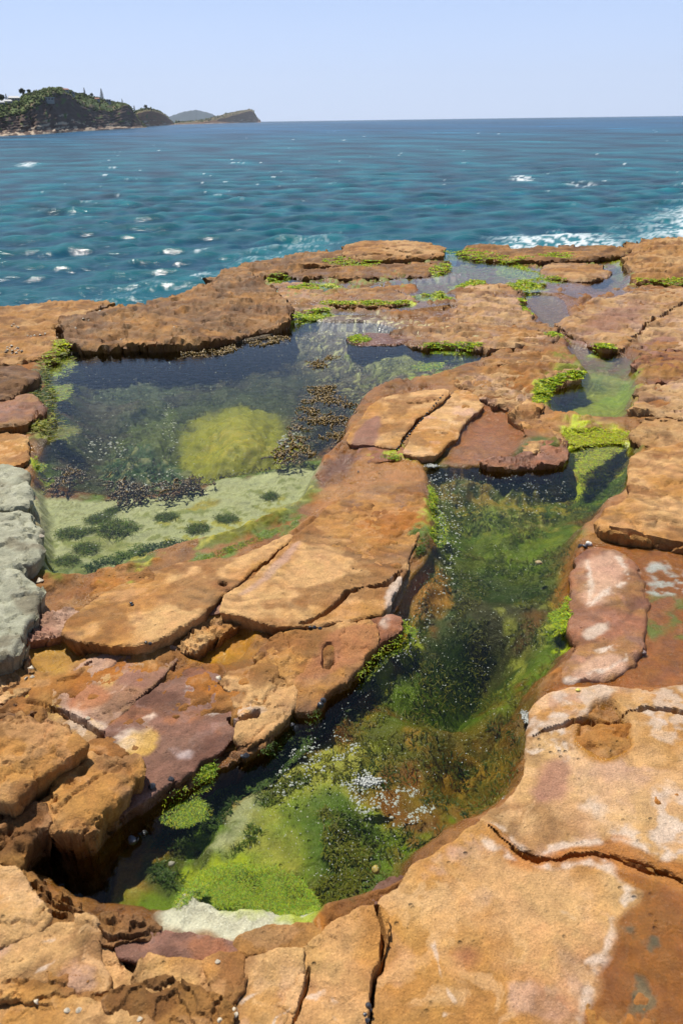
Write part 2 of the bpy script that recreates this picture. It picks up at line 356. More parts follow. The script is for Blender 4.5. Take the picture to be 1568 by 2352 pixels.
setz([(800, 800), (900, 810), (1000, 815), (1090, 830), (1040, 868), (960, 885), (880, 885), (830, 850)], -0.10, 0.35, 0.015)
setz([(630, 775), (690, 742), (850, 744), (940, 768), (970, 800), (900, 835), (800, 840), (700, 812)], -0.08, 0.6, 0.012)
setz([(412, 985), (440, 940), (500, 915), (580, 905), (650, 930), (680, 980), (650, 1020), (570, 1050), (500, 1062), (440, 1050)], -0.11, 0.35, 0.012)
setz([(270, 1000), (330, 960), (400, 925), (410, 980), (380, 1040), (330, 1020)], -0.16, 0.2, 0.03)
setz([(240, 1050), (300, 1020), (380, 1060), (410, 1110), (330, 1120), (260, 1090)], -0.15, 0.15, 0.04)
setz([(210, 910), (300, 885), (400, 880), (380, 910), (280, 930)], -0.17, 0.15, 0.03)
setz(POOL2, -0.09, 0.10, 0.012, grow_by=0.035)
setz([(940, 1530), (990, 1440), (1090, 1400), (1200, 1410), (1270, 1480), (1250, 1560), (1190, 1620), (1120, 1680), (1000, 1680), (880, 1640), (860, 1590)], -0.34, 0.30, 0.03)
setz([(1170, 1560), (1210, 1590), (1195, 1700), (1200, 1790), (1130, 1850), (1030, 1840), (960, 1780), (1000, 1680), (1090, 1640)], -0.20, 0.12, 0.04)
setz([(1000, 1150), (1100, 1090), (1280, 1085), (1420, 1050), (1430, 1140), (1330, 1200), (1290, 1300), (1250, 1380), (1100, 1380), (1030, 1300)], -0.15, 0.18, 0.02)
setz([(1060, 1160), (1180, 1110), (1280, 1130), (1290, 1190), (1200, 1240), (1100, 1240)], -0.11, 0.12, 0.03)
setz([(985, 1088), (1060, 1082), (1180, 1080), (1290, 1076), (1300, 1105), (1200, 1125), (1080, 1128), (1010, 1135)], -0.035, 0.16, 0.010)
setz([(925, 1410), (950, 1335), (990, 1295), (1005, 1240), (1030, 1260), (1030, 1320), (1000, 1390), (945, 1450)], -0.022, 0.10, 0.010)
setz([(735, 1650), (790, 1585), (855, 1505), (905, 1450), (945, 1455), (900, 1540), (830, 1620), (770, 1680)], -0.028, 0.10, 0.010)
setz([(450, 1960), (480, 1880), (560, 1800), (660, 1720), (760, 1690), (860, 1730), (850, 1850), (800, 1950), (760, 2040), (660, 2060), (560, 2060), (480, 2040)], -0.055, 0.08, 0.012)
setz([(90, 1990), (110, 1950), (200, 1935), (262, 1950), (265, 2010), (240, 2080), (190, 2090), (110, 2040)], -0.26, 0.07, 0.02)
setz([(360, 2110), (385, 2040), (450, 2000), (520, 2060), (620, 2070), (690, 2100), (700, 2125), (620, 2165), (500, 2175), (400, 2150)], 0.012, 0.05, 0.010)
setz(POOL3, -0.045, 0.08, 0.02)
setz([(1255, 930), (1280, 895), (1360, 880), (1440, 895), (1445, 950), (1400, 975), (1300, 975)], -0.13, 0.1, 0.02)
for q in POOLS_TOP: setz(q, -0.05, 0.12, 0.02)
setz([(1270, 1000), (1300, 990), (1440, 994), (1470, 1006), (1440, 1018), (1300, 1026)], 0.010, 0.03, 0.003)
for q in [POOL1, POOL2, POOL3] + POOLS_TOP:
    P_ = smooth_closed(poly3(q, 0), 2); I = near(P_, 0.3); d_ = sdf_poly(X[I], Y[I], P_)
    rim = sst(0.0, -0.03, d_) * sst(-0.25, -0.12, d_); inp = np.zeros(len(I), bool)
    for q2 in [POOL1, POOL2, POOL3] + POOLS_TOP: inp |= sdf_poly(X[I], Y[I], smooth_closed(poly3(q2, 0), 2)) > -0.005
    ZB[I] = np.where(inp, ZB[I], np.maximum(ZB[I], (0.012 + 0.006 * n_mid[I]) * rim + ZB[I] * (1 - rim)))
# wet orange shelf on the right, dry-ish basin behind the middle rocks
setz([(1325, 1255), (1420, 1245), (1568, 1260), (1900, 1300), (1900, 1600), (1500, 1590), (1300, 1590), (1255, 1600), (1285, 1560), (1330, 1500), (1310, 1420), (1315, 1330)], 0.030, 0.06, 0.006)
setz([(1010, 1055), (1060, 985), (1110, 935), (1180, 950), (1205, 1000), (1190, 1045), (1110, 1066), (1030, 1068)], 0.012, 0.05, 0.006)
setz([(640, 1240), (700, 1190), (780, 1120), (830, 1060), (930, 1055), (985, 1085), (970, 1110), (880, 1112), (800, 1130), (720, 1190), (660, 1235)], 0.02, 0.04, 0.012)
setz([(90, 1420), (150, 1470), (220, 1500), (160, 1545), (80, 1560), (55, 1490)], 0.015, 0.04, 0.012)
setz([(430, 1500), (490, 1450), (560, 1440), (590, 1470), (570, 1530), (500, 1545), (425, 1530)], 0.0, 0.04, 0.012)
setz([(0, 1800), (60, 1790), (140, 1740), (190, 1715), (200, 1740), (130, 1770), (85, 1835), (50, 1855), (-80, 1850), (-80, 1810)], -0.42, 0.04, 0.02)
# platform's outer edge falls to the sea
drop = np.clip(-d_plat, 0, None)
ZB = ZB - np.minimum(9.0, drop * 2.6 + 6.0 * sst(0.5, 2.0, drop))
ZB0 = ZB.copy()

# ---- colour of the base
def blend(C, I, col, w): C[I] = C[I] * (1 - w[:, None]) + col * w[:, None]
def rock_colour(I, a, b, c, seed, contrast=1.0):
    x = X[I]; y = Y[I]
    f1 = fbm(x, y, 1.7, 5, 20 + seed); f2 = fbm(x, y, 5.5, 5, 40 + seed); f3 = fbm(x, y, 22, 3, 60 + seed)
    C = np.empty((len(I), 3), np.float32); C[:] = a
    w = sst(-0.25, 0.45, f1 + 0.4 * f2)[:, None] * contrast; C = C * (1 - w) + b * w
    w = sst(0.15, 0.55, f2 - 0.3 * f1)[:, None] * contrast * 0.8; C = C * (1 - w) + c * w
    # dark varnish, rust and bleached patches
    f4 = fbm(x, y, 3.3, 5, 260 + seed); f5 = fbm(x + 0.3 * f4, y, 8.0, 4, 280 + seed)
    w = (sst(0.10, 0.40, f4) * 0.7)[:, None]; C = C * (1 - w) + (np.asarray(a) * np.array([0.50, 0.42, 0.36])) * w
    w = (sst(0.25, 0.5, f5 - 0.4 * f4) * 0.5)[:, None]; C = C * (1 - w) + (np.asarray(a) * 1.15 + 0.05) * w
    return C * (1 + 0.20 * f3 + 0.14 * f2)[:, None]
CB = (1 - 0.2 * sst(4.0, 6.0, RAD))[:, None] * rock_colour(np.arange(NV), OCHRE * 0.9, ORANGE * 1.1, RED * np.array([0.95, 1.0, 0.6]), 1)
WB = np.full(NV, 0.15, np.float32)
# damp near and below the water line
damp = sst(0.06, 0.005, ZB + 0.02 * n_mid)
CB = CB * (1 - 0.35 * damp[:, None]); CB = CB * (1 - 0.3 * damp[:, None]) + ORANGE * 0.75 * (0.3 * damp[:, None])
WB = np.maximum(WB, damp * 0.85)
# everything under water carries a film of algae
uw = sst(-0.02, -0.09, ZB)
algae = np.where((n_col + 0.5 * n_col2)[:, None] > 0.1, MIDGREEN, ORANGE * 0.5) * 1.0
mixw = sst(-0.3, 0.35, n_col + 0.5 * n_col2)[:, None]
algae = (ORANGE * 0.55) * (1 - mixw) + MIDGREEN * 1.2 * mixw
CB = CB * (1 - uw[:, None]) + algae * uw[:, None]
deep = sst(-0.12, -0.34, ZB)[:, None]
CB = CB * (1 - 0.5 * deep) + DKGREEN * 0.5 * deep

PAINT = []      # (I, w, colour, wet or None, target) target: 'b' base, 's' slabs, 'a' all
def paint(pts, col, z=0.0, soft=0.05, s=1.0, nz=0.05, wet=None, to='a', speck=None, line=None):
    P = poly3(pts, z)
    if line:
        I = near(P, line * 4); d = dist_line(X[I], Y[I], P) + nz * n_col2[I]
        lw = line * (0.62 + 0.5 * np.clip(n_mid[I] + 0.6 * n_col2[I], -1, 1)); w = sst(lw, lw * 0.15, d) * s * sst(-0.55, 0.1, n_hi[I] + 0.7 * n_col2[I])
    else:
        P = smooth_closed(P, 3); I = near(P, soft + nz * 2)
        d = sdf_poly(X[I], Y[I], P) + nz * n_col2[I] + nz * 0.8 * n_mid[I]
        w = sst(-soft, soft, d) * s
    if speck is not None: w = w * sst(speck - 0.2, speck + 0.2, n_hi[I] + 0.5 * n_col2[I])
    k = w > 0.004
    PAINT.append((I[k], w[k].astype(np.float32), np.asarray(col, np.float32), wet, to))
# --- big left pool: floor
paint([(112, 870), (120, 830), (300, 812), (560, 795), (650, 765), (760, 770), (860, 800), (940, 840), (900, 890), (820, 930), (800, 985), (770, 1030), (700, 1065), (640, 1080), (560, 1095), (480, 1112), (410, 1132), (330, 1142), (240, 1142), (150, 1130), (95, 1110), (100, 1050), (135, 990), (125, 930)], np.array([0.045, 0.038, 0.016]), -0.2, 0.12, 0.8, 0.1, None, 'b')
paint([(330, 930), (450, 890), (620, 880), (720, 930), (700, 1040), (560, 1085), (400, 1110), (300, 1060), (280, 990)], np.array([0.07, 0.085, 0.006]), -0.18, 0.12, 0.7, 0.1, None, 'b')
paint([(90, 1148), (240, 1148), (330, 1142), (420, 1132), (500, 1106), (570, 1092), (650, 1075), (730, 1090), (705, 1160), (660, 1200), (560, 1240), (460, 1270), (300, 1330), (180, 1365), (110, 1350), (95, 1250), (80, 1180)], PALEGR * np.array([1.0, 1.0, 0.85]), -0.07, 0.03, 1, 0.03, 0.5, 'b')
paint([(110, 1345), (160, 1300), (260, 1268), (340, 1262), (400, 1240), (470, 1258), (420, 1295), (300, 1340), (170, 1378)], MIDGREEN * 0.9, -0.07, 0.06, 0.9, 0.12, None, 'b')
paint([(180, 1240), (260, 1225), (330, 1240), (300, 1265), (200, 1275)], OLIVE, -0.07, 0.05, 0.7, 0.1, None, 'b')
paint([(395, 1265), (420, 1225), (520, 1200), (560, 1215), (480, 1255), (430, 1280)], np.array([0.55, 0.47, 0.07]), -0.07, 0.06, 1, 0.1, None, 'b', speck=0.05)
paint([(425, 1168), (460, 1150), (505, 1145), (500, 1158), (450, 1172)], np.array([0.33, 0.26, 0.01]), -0.07, 0.02, 0.9, 0.02, None, 'b')
paint([(110, 1170), (260, 1155), (270, 1190), (200, 1215), (120, 1240)], DARK, -0.07, 0.05, 0.9, 0.06, None, 'b', speck=0.22)
paint([(470, 1275), (600, 1232), (680, 1190), (720, 1130), (735, 1140), (690, 1215), (600, 1255), (490, 1295)], MIDGREEN * 0.8, -0.05, 0.03, 0.8, 0.05, None, 'b')
paint([(398, 990), (430, 935), (500, 905), (590, 897), (670, 926), (698, 980), (665, 1028), (585, 1062), (500, 1074), (430, 1058)], np.array([0.37, 0.33, 0.006]), -0.11, 0.08, 1, 0.06, None, 'b')
paint([(430, 1010), (520, 985), (600, 1000), (640, 1030), (560, 1040)], np.array([0.44, 0.34, 0.02]), -0.13, 0.05, 0.7, 0.1, None, 'b', speck=0.0)
paint([(250, 1010), (330, 955), (400, 920), (412, 985), (400, 1060), (330, 1040)], np.array([0.13, 0.15, 0.02]), -0.2, 0.05, 0.85, 0.08, None, 'b')
paint([(230, 1060), (300, 1015), (390, 1060), (420, 1115), (320, 1125), (250, 1095)], np.array([0.05, 0.10, 0.03]), -0.2, 0.05, 0.9, 0.08, None, 'b')
paint([(230, 1060), (300, 1015), (390, 1060), (420, 1115), (320, 1125), (250, 1095)], np.array([0.30, 0.27, 0.12]), -0.2, 0.05, 0.9, 0.08, None, 'b', speck=0.42)
paint([(200, 915), (290, 885), (400, 870), (420, 900), (300, 935)], np.array([0.10, 0.12, 0.06]), -0.25, 0.06, 0.8, 0.1, None, 'b')
paint([(150, 830), (500, 810), (760, 800), (800, 900), (500, 880), (200, 900)], np.array([0.16, 0.11, 0.05]), -0.3, 0.2, 0.8, 0.2, None, 'b', speck=0.35)
paint([(690, 745), (860, 748), (960, 795), (1100, 815), (1120, 840), (1040, 875), (900, 900), (820, 930), (740, 860), (700, 800)], np.array([0.14, 0.09, 0.06]), -0.1, 0.1, 0.85, 0.1, None, 'b')
paint([(700, 745), (900, 760), (1100, 820), (1040, 875), (900, 900), (760, 860)], np.array([0.55, 0.50, 0.24]), -0.1, 0.1, 0.9, 0.1, None, 'b', speck=0.38)
paint([(840, 800), (920, 795), (1010, 825), (960, 860), (860, 850)], np.array([0.22, 0.24, 0.03]), -0.1, 0.1, 0.7, 0.15, None, 'b')
paint([(1010, 850), (1050, 838), (1090, 845), (1040, 868)], LIME * 0.8, -0.07, 0.04, 0.8, 0.05, None, 'b')
paint([(640, 930), (760, 880), (830, 930), (800, 1010), (720, 1060), (640, 1075), (690, 1010)], np.array([0.05, 0.035, 0.02]), -0.15, 0.1, 0.8, 0.1, None, 'b')
paint([(90, 1160), (330, 1150), (500, 1115), (720, 1095), (690, 1180), (500, 1260), (200, 1350), (100, 1300)], np.array([0.20, 0.20, 0.05]), -0.07, 0.05, 0.75, 0.1, None, 'b', speck=0.12)
paint([(90, 1160), (330, 1150), (500, 1115), (720, 1095), (690, 1180), (500, 1260), (200, 1350), (100, 1300)], np.array([0.50, 0.49, 0.30]), -0.07, 0.05, 0.6, 0.1, None, 'b', speck=0.4)
paint([(95, 1230), (250, 1200), (420, 1180), (560, 1150), (690, 1120), (700, 1170), (560, 1240), (400, 1290), (200, 1350), (110, 1340)], np.array([0.13, 0.15, 0.012]), -0.07, 0.06, 0.8, 0.15, None, 'b', speck=0.22)
paint([(300, 1290), (420, 1220), (560, 1180), (660, 1150), (640, 1200), (480, 1265), (340, 1320)], np.array([0.36, 0.30, 0.03]), -0.07, 0.06, 0.7, 0.15, None, 'b', speck=0.15)
# --- central pool: floor
paint([(985, 1090), (1290, 1075), (1440, 1050), (1420, 1150), (1310, 1260), (1290, 1400), (1000, 1400), (940, 1420), (1000, 1240)], np.array([0.06,0.10,0.002]), -0.15, 0.08, 0.85, 0.06, None, 'b')
paint([(1070, 1150), (1180, 1105), (1290, 1130), (1290, 1190), (1210, 1245), (1090, 1230)], np.array([0.27, 0.19, 0.02]), -0.12, 0.08, 0.75, 0.2, None, 'b', speck=-0.05)
paint([(1080, 1190), (1200, 1185), (1280, 1200), (1180, 1220)], PALEGR * 0.7, -0.12, 0.05, 0.6, 0.1, None, 'b', speck=0.05)
paint([(1090, 1080), (1300, 1085), (1430, 1060), (1430, 1090), (1240, 1125), (1080, 1120)], DKGREEN * 2, -0.15, 0.1, 0.5, 0.12, None, 'b')
paint([(1110, 1250), (1170, 1240), (1260, 1290), (1240, 1350), (1150, 1330)], np.array([0.10, 0.15, 0.003]), -0.2, 0.1, 0.8, 0.2, None, 'b')
paint([(940, 1530), (990, 1440), (1090, 1400), (1200, 1410), (1270, 1480), (1250, 1560), (1190, 1620), (1120, 1680), (1000, 1680), (880, 1640), (860, 1590)], DKGREEN * 0.8, -0.3, 0.15, 0.85, 0.12, None, 'b')
paint([(1190, 1470), (1260, 1450), (1280, 1500), (1230, 1530), (1180, 1500)], np.array([0.26, 0.25, 0.05]), -0.2, 0.06, 0.8, 0.1, None, 'b', speck=0.2)
paint([(1110, 1610), (1190, 1540), (1200, 1570), (1150, 1650), (1110, 1660)], np.array([0.22, 0.22, 0.05]), -0.2, 0.05, 0.7, 0.1, None, 'b', speck=0.2)
paint([(800, 1640), (960, 1650), (1100, 1700), (1000, 1800), (880, 1780), (820, 1720)], np.array([0.07,0.10,0.002]), -0.12, 0.1, 0.85, 0.1, None, 'b')
paint([(1000, 1700), (1180, 1640), (1200, 1790), (1110, 1880), (960, 1900), (930, 1800)], np.array([0.12, 0.085, 0.004]), -0.15, 0.08, 0.85, 0.1, None, 'b')
paint([(980, 1760), (1100, 1730), (1160, 1800), (1060, 1850), (950, 1840)], np.array([0.26, 0.13, 0.015]), -0.15, 0.08, 0.8, 0.1, None, 'b', speck=0.18)
paint([(880, 1930), (1000, 1880), (1100, 1880), (1000, 1950), (920, 2020), (860, 2060)], np.array([0.16, 0.066, 0.012]), -0.08, 0.06, 0.8, 0.08, None, 'b', speck=0.0)
paint([(450, 1960), (480, 1880), (560, 1800), (660, 1720), (760, 1690), (860, 1730), (850, 1850), (800, 1950), (760, 2040), (660, 2060), (560, 2060), (480, 2040)], np.array([0.30, 0.29, 0.05]), -0.05, 0.05, 0.95, 0.05, None, 'b')
paint([(450, 1955), (480, 1880), (560, 1795), (600, 1800), (580, 1880), (500, 1960)], PALEGR * 0.85, -0.05, 0.03, 0.95, 0.05, None, 'b')
paint([(620, 1830), (700, 1790), (800, 1800), (860, 1900), (820, 2030), (720, 2090), (620, 2050), (600, 1930)], np.array([0.12, 0.17, 0.012]), -0.05, 0.08, 0.85, 0.1, None, 'b')
paint([(700, 1840), (790, 1830), (840, 1940), (800, 2050), (730, 2080), (700, 1980)], np.array([0.045, 0.09, 0.008]), -0.05, 0.07, 0.8, 0.1, None, 'b')
paint([(430, 1990), (470, 1960), (600, 1965), (680, 1990), (740, 2060), (700, 2105), (600, 2080), (500, 2070), (440, 2040)], LIME * 0.62, -0.03, 0.05, 0.9, 0.06, 0.6, 'b')
paint([(360, 2110), (385, 2040), (450, 2010), (520, 2065), (620, 2075), (690, 2105), (700, 2125), (620, 2165), (500, 2175), (400, 2150)], np.array([0.50, 0.48, 0.33]), 0.0, 0.02, 0.95, 0.03, 0.45, 'b')
paint([(280, 2030), (330, 2005), (350, 2030), (300, 2065)], np.array([0.33, 0.29, 0.10]), -0.1, 0.02, 0.9, 0.02, None, 'b')
paint([(300, 1890), (400, 1820), (560, 1740), (640, 1705), (690, 1660), (700, 1700), (580, 1790), (480, 1870), (420, 1960), (300, 2020), (240, 2060), (230, 1960)], np.array([0.26, 0.10, 0.015]), -0.03, 0.05, 0.85, 0.06, 0.95, 'b')
paint([(330, 1960), (420, 1870), (520, 1850), (470, 1930), (430, 2000), (380, 2030)], np.array([0.03,0.06,0.006]), -0.05, 0.05, 0.85, 0.08, None, 'b')
paint([(560, 1740), (700, 1640), (800, 1570), (830, 1580), (760, 1660), (640, 1740), (560, 1780)], np.array([0.035,0.065,0.007]), -0.05, 0.04, 0.8, 0.05, None, 'b')
paint([(935, 1400), (955, 1310), (1010, 1290), (1020, 1350), (960, 1420), (900, 1460)], np.array([0.33, 0.14, 0.015]), -0.03, 0.04, 0.9, 0.05, 0.9, 'b')
paint([(1290, 1260), (1325, 1250), (1315, 1340), (1305, 1400), (1280, 1390), (1285, 1320)], np.array([0.33, 0.14, 0.015]), -0.03, 0.03, 0.85, 0.04, 0.9, 'b')
paint([(985, 1085), (1290, 1074), (1300, 1098), (1180, 1112), (1000, 1125)], np.array([0.20, 0.11, 0.006]), -0.03, 0.06, 0.7, 0.1, None, 'b', speck=-0.1)
paint([(740, 1645), (800, 1575), (905, 1450), (935, 1460), (880, 1545), (780, 1660)], np.array([0.20, 0.10, 0.008]), -0.03, 0.05, 0.75, 0.08, None, 'b', speck=-0.1)
# --- right pool and channel
paint([(1245, 940), (1275, 890), (1350, 875), (1445, 890), (1452, 950), (1410, 985), (1300, 985)], np.array([0.26, 0.28, 0.03]), -0.1, 0.06, 0.9, 0.06, None, 'b')
paint([(1380, 905), (1440, 895), (1450, 915), (1400, 925)], LIME * 0.8, -0.08, 0.04, 0.7, 0.05, None, 'b')
paint([(1195, 680), (1290, 690), (1310, 770), (1400, 810), (1450, 850), (1330, 850), (1290, 790)], MAROON, -0.05, 0.1, 0.85, 0.06, None, 'b')
paint([(1280, 840), (1400, 830), (1440, 870), (1340, 880)], MIDGREEN, -0.05, 0.1, 0.6, 0.2, None, 'b', speck=0.0)
paint([(1290, 990), (1440, 1000), (1410, 1060), (1310, 1080)], np.array([0.35, 0.20, 0.03]), -0.03, 0.05, 0.8, 0.05, 0.8, 'b')
# --- wet rock shelves
paint([(1310, 1255), (1420, 1245), (1600, 1265), (1900, 1300), (1900, 1600), (1500, 1585), (1300, 1590), (1260, 1590), (1300, 1550), (1335, 1480), (1315, 1420)], np.array([0.22, 0.072, 0.009]), 0.03, 0.04, 0.95, 0.03, 1.0, 'b')
paint([(1500, 1400), (1568, 1380), (1640, 1420), (1640, 1450), (1520, 1450)], MIDGREEN * 0.7, 0.03, 0.05, 0.9, 0.1, 0.8, 'b', speck=0.0)
paint([(1480, 1330), (1530, 1312), (1640, 1320), (1640, 1365), (1500, 1355)], np.array([0.30, 0.31, 0.26]), 0.03, 0.03, 0.9, 0.06, 0.9, 'b', speck=0.0)
paint([(1010, 1058), (1060, 985), (1110, 935), (1180, 950), (1205, 1000), (1190, 1045), (1110, 1066), (1030, 1068)], np.array([0.24, 0.085, 0.022]), 0.01, 0.04, 0.9, 0.03, 0.95, 'b')
paint([(640, 1245), (700, 1190), (780, 1120), (830, 1050), (930, 1050), (985, 1085), (970, 1110), (880, 1112), (800, 1130), (720, 1190)], np.array([0.33, 0.14, 0.03]), 0.02, 0.04, 0.9, 0.04, 0.8, 'b')
paint([(730, 1090), (770, 1060), (820, 1060), (780, 1100), (740, 1130)], MAROON * 0.8, 0.0, 0.03, 0.8, 0.04, 0.9, 'b')
paint([(90, 1440), (160, 1470), (220, 1500), (160, 1545), (80, 1560), (55, 1490)], np.array([0.36, 0.19, 0.03]), 0.02, 0.04, 0.9, 0.05, 0.8, 'b')
paint([(425, 1530), (490, 1450), (560, 1440), (600, 1470), (570, 1535), (500, 1545)], np.array([0.38, 0.17, 0.015]), 0.0, 0.03, 0.95, 0.04, 0.85, 'b')
paint([(960, 640), (1200, 610), (1460, 640), (1568, 640), (1568, 600), (1200, 575), (900, 580), (640, 600), (640, 680)], MIDGREEN * 1.2, 0.02, 0.2, 0.75, 0.4, 0.6, 'b', speck=0.12)
# --- marks on the slabs
paint([(1225, 1640), (1300, 1592), (1420, 1580), (1560, 1600), (1640, 1640), (1560, 1700), (1480, 1680), (1440, 1600), (1370, 1600), (1310, 1690), (1230, 1720)], SALT * 0.82, 0.06, 0.03, 0.65, 0.1, 0.1, 's', speck=-0.05)
paint([(1300, 1740), (1420, 1760), (1568, 1720), (1640, 1800), (1500, 1900), (1300, 1880), (1220, 1850)], TAN * np.array([1.05, 1.08, 1.25]), 0.06, 0.08, 0.6, 0.15, None, 's')
paint([(1000, 2010), (1130, 1960), (1300, 2010), (1420, 2020), (1380, 2120), (1200, 2150), (1050, 2110)], TAN * np.array([1.05, 1.08, 1.2]), 0.06, 0.06, 0.55, 0.12, None, 's')
paint([(900, 2200), (1000, 2150), (1060, 2250), (980, 2330), (880, 2330)], OCHRE * 1.2, 0.06, 0.06, 0.5, 0.12, None, 's')
paint([(1180, 2200), (1300, 2180), (1360, 2230), (1330, 2330), (1200, 2345)], RED * 1.2, 0.06, 0.08, 0.5, 0.15, None, 's', speck=0.0)
paint([(1345, 1280), (1400, 1264), (1438, 1290), (1440, 1325), (1390, 1360), (1352, 1385), (1350, 1330)], PINK * 1.2, 0.06, 0.03, 0.85, 0.03, 0.2, 's')
paint([(1348, 1282), (1355, 1330), (1352, 1380), (1395, 1355), (1432, 1330), (1440, 1300), (1420, 1275)], SALT, 0.06, s=0.95, nz=0.02, wet=0.1, to='s', line=0.03)
paint([(1345, 1435), (1400, 1408), (1395, 1425), (1352, 1455)], SALT * 0.85, 0.08, 0.012, 0.8, 0.02, 0.1, 's')
paint([(1305, 1556), (1350, 1500), (1395, 1478), (1432, 1490), (1430, 1512), (1380, 1540)], PINK * 1.2, 0.08, 0.02, 0.9, 0.02, 0.15, 's')
paint([(1308, 1554), (1345, 1548), (1395, 1530), (1432, 1508), (1415, 1482), (1375, 1490)], SALT, 0.06, s=0.9, nz=0.02, wet=0.1, to='s', line=0.026)
paint([(1220, 1660), (1260, 1620), (1330, 1605), (1380, 1600)], SALT * 0.9, 0.1, s=0.75, nz=0.02, to='s', line=0.025)
paint([(1225, 1690), (1280, 1670), (1300, 1720), (1310, 1715), (1295, 1650)], SALT * 0.95, 0.1, s=0.8, nz=0.02, to='s', line=0.02)
paint([(1430, 1590), (1480, 1600), (1530, 1625)], SALT * 0.9, 0.1, s=0.7, nz=0.02, to='s', line=0.025)
paint([(1225, 1770), (1250, 1725), (1300, 1715), (1310, 1760), (1270, 1800), (1232, 1815)], MAROON * 1.7, 0.1, 0.02, 0.85, 0.02, 0.15, 's')
paint([(1325, 1655), (1370, 1600), (1410, 1590), (1450, 1640), (1455, 1690), (1425, 1732), (1380, 1738), (1330, 1700)], np.array([0.36, 0.15, 0.012]), 0.08, 0.015, 0.95, 0.015, 0.95, 's')
paint([(1480, 1880), (1568, 1820), (1640, 1860), (1600, 1960), (1500, 1950)], SALT * 0.85, 0.1, 0.06, 0.8, 0.1, 0.1, 's', speck=0.0)
paint([(1119, 1887), (1160, 1900), (1195, 1938), (1240, 1953), (1300, 1932), (1424, 1922), (1500, 1960), (1568, 1970), (1700, 2010), (1700, 2060), (1568, 2050), (1460, 2040), (1400, 1990), (1334, 1980), (1284, 1990), (1214, 1990), (1160, 1965)], ORANGE * 1.2, 0.066, 0.012, 0.9, 0.015, 0.7, 's')
paint([(1129, 1882), (1154, 1895), (1189, 1932), (1234, 1952), (1264, 1937), (1294, 1930), (1359, 1927), (1424, 1920), (1484, 1942), (1534, 1962), (1554, 1887)], SALT, 0.066, s=0.75, nz=0.02, wet=0.1, to='s', line=0.026)
paint([(1099, 1912), (1129, 1942), (1169, 1967), (1214, 1987), (1284, 1987), (1334, 1977), (1384, 1982), (1414, 2007), (1434, 2032), (1455, 2047), (1404, 2092), (1404, 2137), (1394, 2177), (1359, 2222), (1369, 2257), (1349, 2307), (1345, 2380)], SALT, 0.066, s=0.75, nz=0.025, wet=0.1, to='s', line=0.03)
paint([(1420, 2000), (1470, 2045), (1415, 2095), (1412, 2140), (1400, 2180), (1368, 2225), (1375, 2260), (1355, 2310), (1350, 2420), (1900, 2420), (1900, 2080), (1568, 2040)], np.array([0.23, 0.078, 0.008]), 0.066, 0.012, 0.97, 0.012, 1.0, 's')
for q in ([(1425, 2105), (1460, 2120), (1470, 2165), (1430, 2170)], [(1510, 2120), (1545, 2115), (1540, 2135)], [(1430, 2250), (1460, 2240), (1455, 2280)], [(1480, 2150), (1505, 2140), (1500, 2165)]):
    paint(q, np.array([0.05, 0.055, 0.03]), 0.066, 0.02, 0.9, 0.05, 0.3, 's', speck=0.1)
paint([(1040, 2190), (1075, 2165), (1105, 2190), (1075, 2220)], RED * 1.1, 0.066, 0.02, 0.85, 0.01, None, 's')
paint([(994, 2162), (1005, 2200), (1012, 2235), (1030, 2275), (1049, 2307)], SALT, 0.066, s=0.6, nz=0.015, to='s', line=0.008)
paint([(905, 2260), (925, 2240), (950, 2222)], SALT, 0.066, s=0.8, nz=0.02, to='s', line=0.012)
paint([(980, 2345), (1020, 2330), (1050, 2325), (1075, 2345)], SALT * 1.1, 0.066, s=0.9, nz=0.03, to='s', line=0.02)
paint([(1290, 2090), (1330, 2110), (1335, 2140)], SALT, 0.066, s=0.7, nz=0.015, to='s', line=0.008)
paint([(1040, 2110), (1230, 2060), (1380, 2100), (1330, 2200), (1200, 2230), (1090, 2150)], TAN * 1.1, 0.066, 0.1, 0.5, 0.1, None, 's')
paint([(150, 1575), (185, 1550), (240, 1560), (250, 1590), (200, 1608), (160, 1600)], RED * 1.15, 0.09, 0.015, 0.85, 0.02, 0.1, 's')
paint([(255, 1540), (330, 1512), (385, 1515), (370, 1545), (320, 1560)], MAROON * 1.3, 0.09, 0.015, 0.9, 0.02, 0.1, 's')
paint([(280, 1668), (320, 1650), (350, 1632), (362, 1645), (330, 1668), (300, 1680)], SALT * 1.1, 0.09, 0.02, 0.9, 0.05, 0.05, 's')
paint([(385, 1700), (430, 1690), (440, 1705), (405, 1722)], np.array([0.42, 0.33, 0.30]), 0.09, 0.015, 0.8, 0.03, 0.1, 's')
paint([(275, 1690), (340, 1640), (365, 1660), (335, 1700), (300, 1715)], YEL, 0.09, 0.02, 0.8, 0.03, None, 's')
paint([(430, 1555), (500, 1560), (525, 1600), (470, 1600), (420, 1580)], np.array([0.40, 0.33, 0.27]), 0.09, 0.03, 0.7, 0.08, None, 's', speck=0.0)
paint([(120, 1590), (180, 1620), (250, 1630), (240, 1670), (160, 1640)], SALT * 0.85, 0.09, 0.03, 0.6, 0.08, None, 's', speck=0.0)
paint([(900, 1310), (920, 1300), (935, 1310), (910, 1370), (885, 1400), (870, 1395)], SALT * 0.9, 0.1, 0.012, 0.8, 0.03, 0.1, 's')
paint([(960, 1125), (985, 1125), (985, 1180), (950, 1200), (940, 1170)], TAN * 1.1, 0.1, 0.03, 0.7, 0.04, None, 's')
paint([(840, 1425), (870, 1440), (840, 1490), (790, 1530), (690, 1550), (700, 1520), (760, 1470)], RED * 1.05, 0.066, 0.02, 0.7, 0.03, None, 's')
paint([(20, 2110), (60, 2070), (100, 2060)], SALT, 0.22, s=0.8, nz=0.02, to='s', line=0.012)
